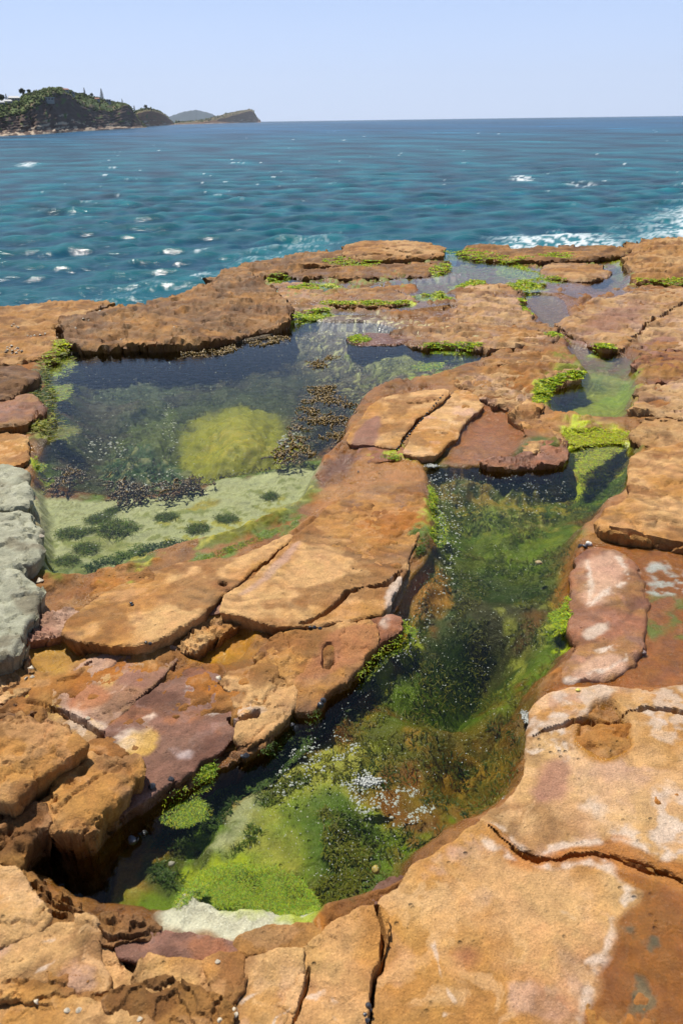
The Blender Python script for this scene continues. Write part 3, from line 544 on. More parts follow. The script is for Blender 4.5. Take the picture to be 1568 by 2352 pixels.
paint([(0, 2165), (60, 2135), (100, 2110)], SALT, 0.22, s=0.7, nz=0.02, to='s', line=0.012)
paint([(590, 2330), (610, 2290), (625, 2250), (660, 2230)], SALT, 0.2, s=0.8, nz=0.015, to='s', line=0.009)
paint([(545, 2210), (570, 2195), (600, 2190)], SALT, 0.2, s=0.7, nz=0.015, to='s', line=0.012)
paint([(30, 2330), (80, 2315), (110, 2320)], SALT, 0.2, s=0.8, nz=0.03, to='s', line=0.014)
paint([(700, 2195), (740, 2190), (770, 2240)], SALT, 0.2, s=0.6, nz=0.02, to='s', line=0.012)
paint([(800, 1000), (840, 950), (870, 940), (875, 965), (850, 1010), (820, 1015)], MAROON * 1.25, 0.1, 0.015, 0.95, 0.01, 0.2, 's')
paint([(1480, 760), (1510, 745), (1555, 745), (1550, 765), (1495, 785)], MAROON * 1.35, 0.15, 0.03, 0.9, 0.02, 0.25, 's')
paint([(1340, 740), (1420, 700), (1500, 690), (1470, 730), (1400, 760)], MAROON * 1.25, 0.066, 0.1, 0.75, 0.1, 0.3, 's')
paint([(550, 1352), (620, 1290), (665, 1240), (690, 1225), (680, 1245), (630, 1300), (570, 1350)], PINK, 0.1, 0.012, 0.9, 0.01, 0.1, 'a')
# --- seaweed films (the blades are added later)
LIMEW = np.array([0.46, 0.53, 0.010]); GREENW = np.array([0.13, 0.22, 0.012]); OLIVEW = np.array([0.26, 0.27, 0.03]); DKW = np.array([0.035, 0.075, 0.008])
WEEDS = []
def weed_spec(label, pts, n, length, width, col, col2=None, up=0.45, zmin=-0.012, z=0.0):
    WEEDS.append(((label, pts, n, length, width, col, col2, up, zmin), dict(z=z)))
    paint(pts, col * 0.8, z, 0.03, 0.9, 0.07, 0.8, 'b', speck=-0.2)
weed_spec('bright lime weed mat filling the neck between the two right pools', [(1292, 992), (1310, 984), (1380, 990), (1446, 1003), (1412, 1040), (1365, 1070), (1330, 1085), (1322, 1045), (1298, 1012)], 4200, 0.05, 0.016, LIMEW * 1.1, YGREEN * 1.2, 0.3)
weed_spec('lime weed fringe along the right tip of the grooved slab', [(986, 1122), (1000, 1150), (1018, 1180), (1026, 1230), (1012, 1252), (988, 1240), (978, 1200), (987, 1160)], 2000, 0.04, 0.012, LIMEW * 0.85, GREENW)
weed_spec('dark green weed cluster under the corner of the grooved slab', [(935, 1270), (955, 1235), (985, 1245), (975, 1275), (945, 1290)], 700, 0.03, 0.010, GREENW * 0.8, DKW)
weed_spec('lime weed clump beside the small maroon block', [(868, 1478), (900, 1448), (940, 1432), (955, 1450), (905, 1500), (872, 1502)], 1300, 0.03, 0.010, LIMEW * 0.8, GREENW)
weed_spec('small green weed clump on the pool edge below the reddish rock face', [(808, 1555), (850, 1510), (885, 1508), (855, 1548), (820, 1570)], 900, 0.028, 0.010, LIMEW * 0.7, GREENW)
weed_spec('lime weed strip against the red salt patched ridge', [(1262, 1412), (1300, 1385), (1318, 1385), (1316, 1425), (1330, 1468), (1305, 1470), (1285, 1440)], 1500, 0.035, 0.011, LIMEW, GREENW * 1.3)
weed_spec('green weed tuft at the foot of the middle rocks', [(880, 1048), (908, 1030), (955, 1050), (945, 1064), (886, 1064)], 800, 0.04, 0.013, LIMEW * 0.8, GREENW)
weed_spec('lime weed band on the left bank of the small right pool', [(1226, 945), (1228, 912), (1250, 888), (1330, 866), (1332, 880), (1272, 897), (1248, 935)], 1500, 0.05, 0.016, LIMEW, GREENW)
weed_spec('pale lime weed tuft hanging at the left end of the back ridge', [(118, 790), (138, 770), (172, 770), (182, 792), (155, 806), (130, 806)], 900, 0.07, 0.03, LIMEW * 1.2, YGREEN, 0.5, z=0.03)
weed_spec('yellow olive weed mat floating by the left bank, the larger one', [(66, 985), (105, 972), (172, 982), (150, 1000), (95, 1012)], 900, 0.09, 0.012, OLIVEW * 1.1, YGREEN, 0.15)
weed_spec('yellow olive weed mat floating by the left bank, the upper one', [(112, 905), (128, 885), (158, 884), (155, 905), (125, 918)], 450, 0.08, 0.014, OLIVEW, LIMEW, 0.15)
weed_spec('dark trailing weed under the left margin boulders', [(55, 950), (95, 860), (120, 850), (125, 950), (110, 975), (70, 975)], 1300, 0.07, 0.012, DKW, OLIVEW * 0.8, 0.2)
weed_spec('streaky green weed at the top left corner of the big pool', [(95, 850), (120, 822), (160, 815), (165, 850), (120, 870)], 500, 0.08, 0.014, OLIVEW * 0.8, LIMEW, 0.15)
weed_spec('small lime tuft beside the upper grey boulder', [(62, 1072), (85, 1058), (108, 1068), (85, 1082)], 500, 0.04, 0.012, LIMEW * 0.9, GREENW)
weed_spec('ragged green weed at the tip of the pale rock in the near pool', [(398, 2075), (412, 2040), (450, 2010), (475, 2040), (440, 2068), (412, 2092)], 900, 0.02, 0.006, GREENW * 1.4, LIMEW * 0.8, 0.4)
weed_spec('thick lime weed carpet in the nearest end of the central pool', [(440, 2010), (470, 1970), (560, 1958), (660, 1975), (720, 2030), (735, 2085), (690, 2112), (620, 2080), (540, 2068), (470, 2055)], 8000, 0.022, 0.005, LIMEW * 0.75, GREENW * 1.5, 0.5, zmin=-0.04)
weed_spec('green weed clump on the orange rock by the near left bank', [(368, 1868), (410, 1822), (470, 1832), (485, 1868), (430, 1892), (385, 1890)], 1500, 0.022, 0.007, GREENW, LIMEW * 0.8, 0.4)
weed_spec('bright weed sprig under the maroon slab edge', [(440, 1806), (480, 1762), (502, 1772), (478, 1806), (452, 1820)], 600, 0.022, 0.007, GREENW * 1.3, LIMEW * 0.9, 0.4)
weed_spec('dark weed along the left bank of the near pool', [(560, 1775), (640, 1712), (700, 1660), (740, 1640), (730, 1665), (660, 1730), (590, 1790)], 1800, 0.025, 0.007, DKW, GREENW * 0.8, 0.4, zmin=-0.05)
weed_spec('narrow green weed strip in the shelf pool under the ochre slab', [(470, 1290), (560, 1258), (640, 1222), (690, 1190), (700, 1200), (640, 1240), (560, 1270), (480, 1302)], 1100, 0.03, 0.008, GREENW * 0.8, LIMEW * 0.6, 0.4, zmin=-0.05)
FARW = [
 ('lime weed carpet below the topmost ledge', [(735, 608), (800, 600), (872, 602), (862, 622), (780, 618)], 900),
 ('green weed edging the puddle at the far left rock shelf', [(615, 648), (640, 638), (665, 645), (640, 655)], 350),
 ('weed strip along the front of the pitted far shelf', [(655, 668), (720, 656), (785, 660), (725, 674)], 500),
 ('yellow lime weed clump right of the pitted far shelf', [(985, 626), (1025, 607), (1038, 622), (1000, 640)], 450),
 ('lime weed between the ledge and the far sea edge rock', [(1018, 590), (1070, 580), (1135, 592), (1165, 602), (1100, 606)], 900),
 ('long green weed band behind the rounded rock island', [(1180, 602), (1260, 592), (1330, 588), (1400, 592), (1442, 604), (1432, 618), (1380, 604), (1240, 607)], 1300),
 ('lime weed slope in front of the rounded rock island', [(1135, 612), (1185, 606), (1250, 638), (1300, 650), (1215, 648)], 1100),
 ('green weed at the near side of the far shallow pool', [(1160, 658), (1215, 650), (1255, 666), (1190, 676)], 600),
 ('weed patch on the thin water left of the flaky rock mass', [(940, 684), (1000, 676), (1042, 690), (980, 694)], 450),
 ('weed strip across the far shallow water', [(1028, 657), (1090, 650), (1112, 660), (1050, 667)], 400),
 ('lime weed where the back ridge ends at the pool', [(650, 746), (700, 722), (748, 716), (762, 728), (700, 742)], 800),
 ('dark green weed under the front of the weed fringed hump', [(740, 698), (820, 702), (925, 698), (930, 706), (830, 712), (745, 708)], 700),
 ('lime weed at the foot of the far right lump', [(1455, 652), (1510, 646), (1600, 650), (1600, 662), (1480, 662)], 600),
 ('small weed fringe at the head of the channel', [(1186, 690), (1198, 700), (1222, 728), (1205, 722)], 250),
 ('small lime weed tuft in the middle of the channel', [(1250, 778), (1275, 770), (1292, 780), (1268, 787)], 200),
 ('lime weed tuft on the right bank of the channel', [(1362, 802), (1395, 804), (1412, 812), (1375, 812)], 220),
 ('lime weed patch floating at the right end of the big pool', [(950, 838), (1010, 830), (1015, 842), (975, 850)], 350),
 ('weed tuft on the low rock islet of the big pool', [(800, 780), (830, 772), (850, 785), (815, 792)], 220),
 ('weed fringe below the flaky rock mass', [(970, 800), (1050, 797), (1110, 806), (1060, 812), (990, 808)], 350)]
for l, q, n in FARW: weed_spec(l, q, n, 0.05, 0.022, LIMEW * 0.95, GREENW * 1.3, 0.5)
for I, w, col, wet, to in PAINT:
    if to in 'ab':
        blend(CB, I, col * (1 + 0.22 * n_hi[I] + 0.15 * n_col2[I])[:, None], w)
        if wet is not None: WB[I] = WB[I] * (1 - w) + wet * w

# ------------------------------------------------------------------ rock slabs and boulders
CRACKS = []
def crack(pts, w, depth, z=0.1):
    P = poly3(pts, z); I = near(P, 0.1); d = dist_line(X[I] + 0.012 * n_mid[I], Y[I] + 0.012 * n_col2[I], P) + 0.25 * w * n_hi[I]
    e0 = np.hypot(X[I] - P[0][0], Y[I] - P[0][1]); e1_ = np.hypot(X[I] - P[-1][0], Y[I] - P[-1][1]); ln = float(np.linalg.norm(P[-1][:2] - P[0][:2]))
    ww = w * np.clip(0.62 + 0.75 * n_col2[I] + 0.35 * n_mid[I], 0.25, 1.15) * sst(-0.02, 0.25 * ln, np.minimum(e0, e1_) + 0.05 * ln)
    ww = np.maximum(ww, 1.5 * HCELL[I] * (ww > 0.3 * w) * (RAD[I] < 3.2)); k = d < ww; CRACKS.append((I[k], (depth * (1 - sst(ww[k] * 0.2, ww[k], d[k]))).astype(np.float32)))
crack([(1119, 1887), (1149, 1917), (1184, 1947), (1234, 1962), (1269, 1967), (1324, 1950), (1349, 1952), (1414, 1962), (1474, 1982), (1568, 2020), (1700, 2070)], 0.0097, 0.06, 0.074)
crack([(1214, 1690), (1260, 1670), (1310, 1655), (1360, 1645), (1400, 1650), (1440, 1635), (1480, 1620), (1520, 1622), (1568, 1632), (1700, 1650)], 0.0090, 0.05, 0.062)
crack([(864, 2067), (872, 2097), (886, 2132), (879, 2182), (854, 2217), (844, 2267), (840, 2352)], 0.0067, 0.04, 0.093)
crack([(650, 2345), (670, 2300), (690, 2240), (700, 2190)], 0.0060, 0.03, 0.124)
crack([(925, 1290), (880, 1330), (800, 1350), (770, 1380), (720, 1420), (660, 1440)], 0.0090, 0.05, 0.081)
crack([(70, 1605), (130, 1620), (190, 1650), (238, 1678)], 0.0075, 0.04, 0.056)
crack([(120, 1570), (180, 1545), (205, 1520)], 0.0060, 0.03, 0.056)
crack([(1380, 1235), (1440, 1245), (1500, 1252), (1640, 1280)], 0.0090, 0.04, 0.037)
crack([(1440, 1185), (1500, 1190), (1568, 1205)], 0.0045, 0.015, 0.087)
crack([(900, 925), (960, 925), (1000, 920)], 0.0075, 0.03, 0.074)
crack([(950, 985), (1000, 985), (1040, 990)], 0.0053, 0.02, 0.074)
crack([(1420, 800), (1460, 760), (1500, 720), (1568, 690), (1640, 680)], 0.0225, 0.08, 0.093)
crack([(1400, 775), (1470, 780), (1568, 795)], 0.0112, 0.05, 0.087)
crack([(1480, 955), (1520, 962), (1600, 955)], 0.0112, 0.05, 0.074)
crack([(870, 560), (930, 568), (1010, 572)], 0.0375, 0.08, 0.155)
crack([(790, 585), (860, 578), (930, 582), (1000, 590)], 0.0300, 0.08, 0.124)
crack([(530, 1640), (545, 1655), (590, 1640), (600, 1625)], 0.0150, 0.05, 0.056)
HOLES = []
def hole(pts, depth, width, z=0.06):
    P = smooth_closed(poly3(pts, z), 3); I = near(P, 0.1); d = sdf_poly(X[I], Y[I], P) + 0.010 * n_col2[I] + 0.006 * n_hi[I]
    HOLES.append((I, (depth * sst(-0.004, width, d) * (1 + 0.3 * n_mid[I])).astype(np.float32)))
hole([(1325, 1660), (1365, 1612), (1405, 1592), (1440, 1620), (1455, 1660), (1450, 1700), (1420, 1732), (1380, 1736), (1335, 1700)], 0.045, 0.035)
hole([(738, 1520), (742, 1488), (756, 1478), (764, 1500), (756, 1524)], 0.09, 0.02, 0.06)
hole([(498, 1340), (508, 1330), (522, 1334), (516, 1344)], 0.05, 0.008, 0.08)
hole([(298, 1390), (304, 1384), (308, 1390)], 0.02, 0.006, 0.08)
hole([(1480, 915), (1510, 905), (1540, 910), (1530, 925), (1490, 928)], 0.04, 0.03, 0.07)
ZT = ZB.copy()                   # highest surface so far, for setting things down on
IDX = np.arange(NV).reshape(NR, NA)
QUADS = np.stack([IDX[:-1, :-1], IDX[:-1, 1:], IDX[1:, 1:], IDX[1:, :-1]], -1).reshape(-1, 4)
PAL = {'ochre': (OCHRE, TAN, BROWN), 'tan': (TAN, OCHRE, PINK), 'yellow': (YEL, TAN, OCHRE), 'maroon': (MAROON, MAROON * 1.25, RED), 'red': (RED, OCHRE * 0.8, MAROON),
       'grey': (GREY, GREY * 1.12, GREY * 0.85), 'brown': (OCHRE * 0.72, BROWN * 0.9, OCHRE * 1.0), 'orange': (ORANGE * 1.2, RED, OCHRE * 0.8), 'mixed': (PINK, YEL * 0.95, MAROON * 1.4), 'dark': (BROWN, OCHRE * 0.7, DARK * 2)}
SLABS = []
HK = 0.50
covered = np.zeros(NV, bool)
def slab(name, label, pts, z=0.12, r=0.04, pal='ochre', dome=0.0, rough=0.012, edge=0.02, slope=5.0, seed=0, strata=0.0, wet=0.1, smooth=False, pits=0.0, cat='rock', tilt=(0, 0), groove=0.0):
    kind_, cat = cat, 'rock'
    global covered
    far = '-far' in pal; pal = pal.replace('-far', '')
    if cat != 'boulder': z *= (HK if kind_ == 'rock' else 0.85) * (0.54 if min(p[1] for p in pts) < 850 else 1); pts = [p if len(p) < 3 else (p[0], p[1], p[2] * HK) for p in pts]; r = min(r * 0.3, 0.02); dome *= (0.2 if kind_ == 'rock' else 0.45)
    else: z *= 0.85; dome *= 0.7
    P = poly3(pts, z)
    # plane through the outline's points
    Amat = np.c_[P[:, :2], np.ones(len(P))]
    if len(pts[0]) > 2 or any(len(p) > 2 for p in pts): pl = np.linalg.lstsq(Amat, P[:, 2], rcond=None)[0]
    else: pl = np.array([0, 0, z])
    cx, cy = P[:, 0].mean(), P[:, 1].mean()
    pl = pl + np.array([tilt[0], tilt[1], -tilt[0] * cx - tilt[1] * cy])
    Q = smooth_closed(P, 3) if smooth else smooth_closed(P, 2)
    I = near(Q, 0.25)
    x = X[I]; y = Y[I]
    s = seed + len(SLABS)
    d0, inx, iny = sdf_grad(x, y, Q)
    if np.hypot(cx, cy) > 4.5: rough *= 0.62
    sc = np.clip(RAD[I] / 3.0, 0.6, 3.0)
    fsc = 1.0 / min(max(float(np.hypot(cx, cy)) / 3.5, 0.8), 2.2)
    e1 = fbm(x * fsc, y * fsc, 6.0, 4, 80 + s); e2 = fbm(x * fsc, y * fsc, 26.0, 3, 100 + s)
    farr = float(np.hypot(cx, cy)) > 4.5; wx_, wy_ = (0.7, 1.7) if farr else (1.0, 1.0)
    wd, wd2, wid = worley((x * wx_ + 0.3 * y * (wx_ < 1)) * fsc + 0.05 * e1, y * wy_ * fsc + 0.06 * e1 + 0.03 * e2, 5.5, s)
    cellr = (wid % 97) / 97.0 - 0.5
    d = d0 + edge * 1.1 * e1 + edge * 0.35 * e2 + 1.1 * edge * cellr + 0.015
    top = pl[0] * x + pl[1] * y + pl[2]
    nlo = fbm(x, y, 2.4, 3, 120 + s); nh = fbm(x, y, 11, 5, 140 + s)
    top = top + rough * 1.3 * nlo + rough * 0.45 * nh + rough * 0.5 * (ridged(x, y, 13, 4, 150 + s) - 0.55)
    if rough > 0.009:      # loose bedding flakes: small steps between plates
        kk_ = np.clip(RAD[I] / 2.6, 0.35, 1); top = top + kk_ * (rough * 0.9 * cellr - rough * (0.8 if farr else 0.6) * sst(0.12, 0.0, wd2 - wd + 0.06 * e2))
    if rough > 0.018:
        _, _, w3 = worley(x * fsc + 0.07 * nh, y * fsc * 1.5, 13, s + 5); top = top + rough * 0.35 * ((w3 % 53) / 53.0 - 0.5)
    if strata:
        # bedding: thin ledges that step down across the slab
        u = (0.55 * x + 0.95 * y) + 0.25 * nlo + 0.06 * nh
        st = u * (1.0 / strata); fl = np.floor(st); fr_ = st - fl
        top = top + (0.010 + 0.35 * rough) * (sst(0.0, 0.16, fr_) - fr_) * (0.6 + 0.8 * sst(-0.3, 0.4, fbm(x, y, 3.0, 3, 160 + s)))
        top = top + 0.8 * rough * (ridged(x + 0.3 * y, y * 1.6, 6.0, 4, 170 + s) - 0.5)
    if groove:             # fine swirling bedding lines worn into the surface
        gu = (0.45 * x + 0.9 * y) * groove + 1.5 * nlo + 0.5 * fbm(x, y, 5.0, 2, 330 + s)
        gv = (0.5 + 0.5 * np.sin(2 * np.pi * gu)) ** 3 * sst(-0.35, 0.25, fbm(x, y, 2.6, 2, 340 + s)); top = top - 0.0035 * gv
    if dome: top = top + dome * (1 - np.exp(-np.clip(d, 0, None) / 0.22))
    if pits:
        pd, _, _ = worley(x, y, 26 if pal == 'grey' else 16, s); sel = sst(-0.1, 0.3, fbm(x, y, 4, 2, 180 + s))
        top = top - pits * sst(0.34, 0.08, pd) * sel
    t = np.clip(d / r, 0, 1)
    zi = top - r * (1 - np.sqrt(np.clip(1 - (1 - t) ** 2, 0, 1)))
    # broken side: a near vertical face with bedding notches, slightly undercut
    dn = np.clip(-d, 0, None); hc = HCELL[I]
    dnd = np.clip(dn - hc, 0, None)
    dep = dnd * 4.0
    zi = np.where(d < 0, zi - dep, zi)
    bed = fbm(zi * 26 + s, 0.6 * e1 + 0.25 * (x + y), 1.0, 3, 190 + s)
    und = (0.22 if cat != 'boulder' else 0.05) * np.clip(dep, 0, 0.12) + (0.010 * np.clip(sc, 0.7, 1.6)) * np.clip(bed, -0.6, 0.8) * sst(0.0, 0.02, dep)
    mv = np.where(d < 0, (dn + und) if cat != 'boulder' else (0.25 * dn + 0.6 * und), 0.0)
    XS = X.copy(); YS = Y.copy(); XS[I] = x + inx * mv; YS[I] = y + iny * mv
    full = np.full(NV, -9.0, np.float32); full[I] = zi
    for J, dep in CRACKS + HOLES: full[J] -= dep
    zi = full[I]
    # colour
    a, b, c = PAL[pal]
    C = rock_colour(I, np.asarray(a), np.asarray(b), np.asarray(c), s)
    W = np.clip(np.full(len(I), wet, np.float32) + 0.12 * e1, 0, 1)
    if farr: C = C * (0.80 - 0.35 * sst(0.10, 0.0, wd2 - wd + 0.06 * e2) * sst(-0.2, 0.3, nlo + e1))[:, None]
    if groove: C = C * (1 - 0.30 * gv)[:, None]
    C = C * (1 + 0.28 * np.where(d < 0, bed, 0))[:, None]
    lowd = sst(0.055, 0.012, zi + 0.012 * nh + 0.012 * e1)
    C = C * (1 - 0.6 * lowd[:, None]) + RED * 0.22 * lowd[:, None]; W = np.maximum(W, 0.85 * lowd)
    pos = np.full(NV, -1, np.int64); pos[I] = np.arange(len(I))
    for J, w, col, wt, to in PAINT:
        if to not in 'as': continue
        k = pos[J]; m = k >= 0
        if not m.any(): continue
        kk = k[m]; JJ = J[m]; ww = w[m]
        C[kk] = C[kk] * (1 - ww[:, None]) + col * (1 + 0.18 * n_hi[JJ] + 0.12 * n_col2[JJ])[:, None] * ww[:, None]
        if wt is not None: W[kk] = W[kk] * (1 - ww) + wt * ww
    vis = np.zeros(NV, bool); vis[I] = zi > ZB[I] - 0.14
    fm = vis[QUADS].any(1) & (full[QUADS] > -5).all(1)
    m2 = fm.reshape(NR - 1, NA - 1); ri = np.nonzero(m2.any(1))[0]; ci = np.nonzero(m2.any(0))[0]
    if len(ri):
        sub = m2[ri[0]:ri[-1] + 1, ci[0]:ci[-1] + 1]; lab = np.where(sub, np.arange(1, sub.size + 1).reshape(sub.shape), 0)
        for _ in range(4000):
            new = lab.copy()
            for ax in (0, 1):      # sweep runs both ways so that labels travel far in one pass
                for rev in (False, True):
                    a_ = np.flip(new, ax) if rev else new; a_ = a_ if ax == 0 else a_.T
                    s_ = (np.flip(sub, ax) if rev else sub); s_ = s_ if ax == 0 else s_.T
                    a_ = a_.copy()
                    for k in range(1, a_.shape[0]): a_[k] = np.where(s_[k], np.maximum(a_[k], a_[k - 1]), 0)
                    a_ = a_ if ax == 0 else a_.T; new = np.flip(a_, ax) if rev else a_
            if (new == lab).all(): break
            lab = new
        u_, cnt = np.unique(lab[lab > 0], return_counts=True); big = u_[np.argmax(cnt)]
        m3 = np.zeros_like(m2); m3[ri[0]:ri[-1] + 1, ci[0]:ci[-1] + 1] = lab == big; fm = m3.ravel()
    F = QUADS[fm]
    if not len(F): print('EMPTY SLAB', name, label); return
    u, inv = np.unique(F, return_inverse=True)
    Vz = np.maximum(full[u], ZB[u] - 0.30)
    V = np.c_[XS[u], YS[u], Vz]
    pz = pos[u]
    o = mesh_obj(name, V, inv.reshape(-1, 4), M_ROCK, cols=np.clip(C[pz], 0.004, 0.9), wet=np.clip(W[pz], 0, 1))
    o.data.set_sharp_from_angle(angle=math.radians(38))
    tag(o, label, kind_); SLABS.append(o)
    inn = np.zeros(NV, bool); inn[I] = d > 0.16; covered |= inn & (full > ZB + 0.03)
    np.maximum(ZT, full, out=ZT)
    return o
# far edge and back ridge
slab('rock', 'smooth tan rock hump at the far left edge of the shore', [(-300, 735), (-60, 712), (60, 700), (140, 694), (245, 690), (235, 704), (190, 722), (135, 738), (112, 765), (135, 792), (118, 815), (60, 832), (0, 842), (-120, 850), (-300, 860)], 0.22, 0.12, 'ochre', 0.10, 0.03, 0.05, 3, pits=0.01)
slab('rock', 'long rough brown rock ridge behind the big left pool', [(140, 745), (220, 706, 0.3), (300, 688, 0.34), (400, 669, 0.34), (470, 648, 0.34), (540, 632, 0.3), (600, 642, 0.28), (640, 680, 0.22), (668, 722, 0.16), (650, 744, 0.14), (600, 752, 0.14), (540, 770, 0.13), (470, 782, 0.12), (400, 788, 0.12), (300, 796, 0.1), (200, 796, 0.1), (150, 778, 0.12)], 0.2, 0.10, 'brown', 0.08, 0.035, 0.06, 3, strata=0.16, pits=0.012, wet=0.25)
slab('rock', 'rough brown rock shelf at the sea edge left of the topmost ledge', [(485, 640), (560, 608), (640, 592), (700, 581), (780, 573), (850, 575), (850, 598), (740, 612), (660, 625), (600, 640), (545, 650)], 0.2, 0.1, 'brown', 0.05, 0.035, 0.08, 3, strata=0.3, wet=0.2)
slab('rock', 'topmost smooth layered ledge standing against the sea', [(790, 572), (805, 556), (900, 551), (960, 553), (1012, 566), (1015, 582), (940, 592), (850, 592), (800, 588)], 0.32, 0.12, 'ochre', 0.10, 0.02, 0.05, 2.5)
slab('rock', 'low rock shelf with dark pits between weedy puddles on the far left', [(640, 628), (720, 617), (830, 612), (940, 605), (1030, 602), (1020, 624), (940, 636), (840, 640), (740, 640), (690, 638)], 0.12, 0.08, 'brown', 0.04, 0.03, 0.06, 3, strata=0.3)
slab('rock', 'low pale brown rock tongue beside the end of the back ridge', [(632, 655), (700, 650), (750, 672), (770, 700), (740, 712), (670, 718), (640, 690)], 0.09, 0.06, 'tan', 0.03, 0.02, 0.05, 3, strata=0.25)
slab('rock', 'dark edged rock hump fringed with green weed behind the large pool', [(752, 694), (800, 668), (870, 657), (942, 680), (935, 696), (850, 702), (780, 702)], 0.13, 0.07, 'ochre', 0.06, 0.025, 0.04, 3.5)
slab('rock', 'broad flaky rock mass right of the back puddles', [(925, 778), (905, 763), (1000, 722), (1042, 682), (1080, 658), (1140, 652), (1190, 667), (1200, 702), (1230, 740), (1283, 762), (1262, 790), (1180, 800), (1110, 803), (1040, 788), (975, 795)], 0.11, 0.06, 'tan', 0.06, 0.035, 0.06, 3.5, strata=0.22, wet=0.2)
slab('rock', 'flat low rock islet lying in the shallow end of the big pool', [(800, 775), (850, 765), (920, 768), (945, 780), (900, 790), (830, 790)], 0.04, 0.04, 'red', 0.02, 0.012, 0.03, 3, wet=0.4)
slab('rock', 'long brown rock at the sea edge right of the topmost ledge', [(1060, 578), (1100, 562), (1180, 568), (1300, 563), (1400, 565), (1440, 582), (1400, 590), (1300, 600), (1190, 600), (1090, 592)], 0.17, 0.1, 'brown', 0.06, 0.03, 0.07, 3, strata=0.35)
slab('rock', 'rounded brown rock island between lime weed and far puddle', [(1240, 612), (1290, 603), (1370, 607), (1392, 625), (1380, 640), (1315, 645), (1255, 636)], 0.14, 0.08, 'ochre', 0.06, 0.025, 0.05, 3)
slab('rock', 'stacked rounded rock lump at the far right shore edge', [(1435, 565), (1500, 549), (1600, 552), (1760, 580), (1800, 640), (1620, 648), (1500, 648), (1455, 640), (1440, 602)], 0.2, 0.12, 'ochre', 0.12, 0.045, 0.06, 3, strata=0.4)
slab('rock', 'purplish brown rock slope on the right behind the channel', [(1290, 745), (1340, 705), (1400, 684), (1500, 668), (1620, 662), (1800, 720), (1750, 830), (1620, 830), (1560, 815), (1470, 802), (1400, 800), (1350, 788)], 0.12, 0.07, 'tan', 0.08, 0.03, 0.05, 3, strata=0.4, wet=0.25)
slab('rock', 'jagged maroon rock at the right margin above the small green pool', [(1462, 838), (1500, 806), (1600, 815), (1750, 840), (1700, 880), (1560, 876), (1490, 878)], 0.12, 0.05, 'red', 0.04, 0.03, 0.04, 4, strata=0.15)
slab('rock', 'ochre rock with a round hollow at the right margin', [(1462, 900), (1500, 878), (1620, 880), (1750, 920), (1640, 960), (1560, 955), (1490, 950), (1456, 950)], 0.12, 0.05, 'tan', 0.03, 0.025, 0.04, 4, wet=0.2)
slab('rock', 'flat tan rock above the big right block', [(1455, 985), (1500, 958), (1620, 962), (1750, 990), (1640, 1022), (1560, 1030), (1500, 1022), (1465, 1010)], 0.12, 0.05, 'ochre', 0.03, 0.02, 0.03, 4)
slab('rock', 'big smooth tan block overhanging the right side of the central pool', [(1452, 1062), (1465, 1036), (1520, 1024), (1640, 1020), (1800, 1100), (1800, 1300), (1640, 1262), (1568, 1246), (1500, 1236), (1440, 1226), (1390, 1212), (1372, 1200), (1398, 1174), (1440, 1142), (1450, 1100)], 0.16, 0.06, 'ochre', 0.05, 0.010, 0.02, 6, smooth=True, groove=9)
# middle rocks
slab('rock', 'tilted slab with a maroon left face beside the big pool', [(838, 955), (852, 932), (920, 908), (1022, 902), (1012, 922), (955, 962), (918, 1000), (905, 1022), (860, 1010), (803, 1008), (812, 985)], 0.12, 0.025, 'ochre', 0.015, 0.008, 0.012, 6, tilt=(0.02, 0.03))
slab('rock', 'tan slab right of the dark cleft among the middle rocks', [(938, 1020), (968, 972), (1035, 908), (1070, 897), (1102, 925), (1068, 962), (1042, 998), (992, 1042), (935, 1038)], 0.11, 0.025, 'tan', 0.015, 0.008, 0.012, 6)
slab('rock', 'low wet orange slab at the foot of the middle rocks', [(820, 1045), (850, 1018), (905, 1026), (935, 1042), (900, 1055), (840, 1058)], 0.05, 0.02, 'orange', 0.01, 0.008, 0.015, 4, wet=0.6)
slab('rock', 'rugged layered rock between big pool and small green pool', [(1045, 885), (1090, 868), (1140, 842), (1200, 835), (1290, 832), (1325, 850), (1318, 872), (1280, 884), (1240, 892), (1225, 925), (1180, 945), (1110, 922), (1080, 900)], 0.12, 0.04, 'tan', 0.05, 0.03, 0.03, 5, strata=0.12, wet=0.2)
slab('rock', 'thin jutting rock ledge below the flaky rock mass', [(1110, 838), (1150, 818), (1200, 808), (1262, 805), (1305, 822), (1290, 832), (1210, 833), (1150, 842)], 0.14, 0.03, 'ochre', 0.03, 0.02, 0.03, 5, strata=0.2)
slab('rock', 'cracked ochre rock strip along the left bank of the small green pool', [(1172, 960), (1200, 938), (1232, 905), (1242, 962), (1282, 990), (1292, 1020), (1250, 1020), (1222, 1040), (1205, 1018), (1215, 990)], 0.08, 0.03, 'ochre', 0.03, 0.02, 0.02, 5, strata=0.1)
slab('rock', 'curved brown rock lip between wet basin and central pool', [(1100, 1062), (1180, 1046), (1250, 1022), (1300, 1015), (1290, 1060), (1240, 1066), (1160, 1074)], 0.05, 0.025, 'red', 0.02, 0.012, 0.02, 4, strata=0.07, wet=0.45)
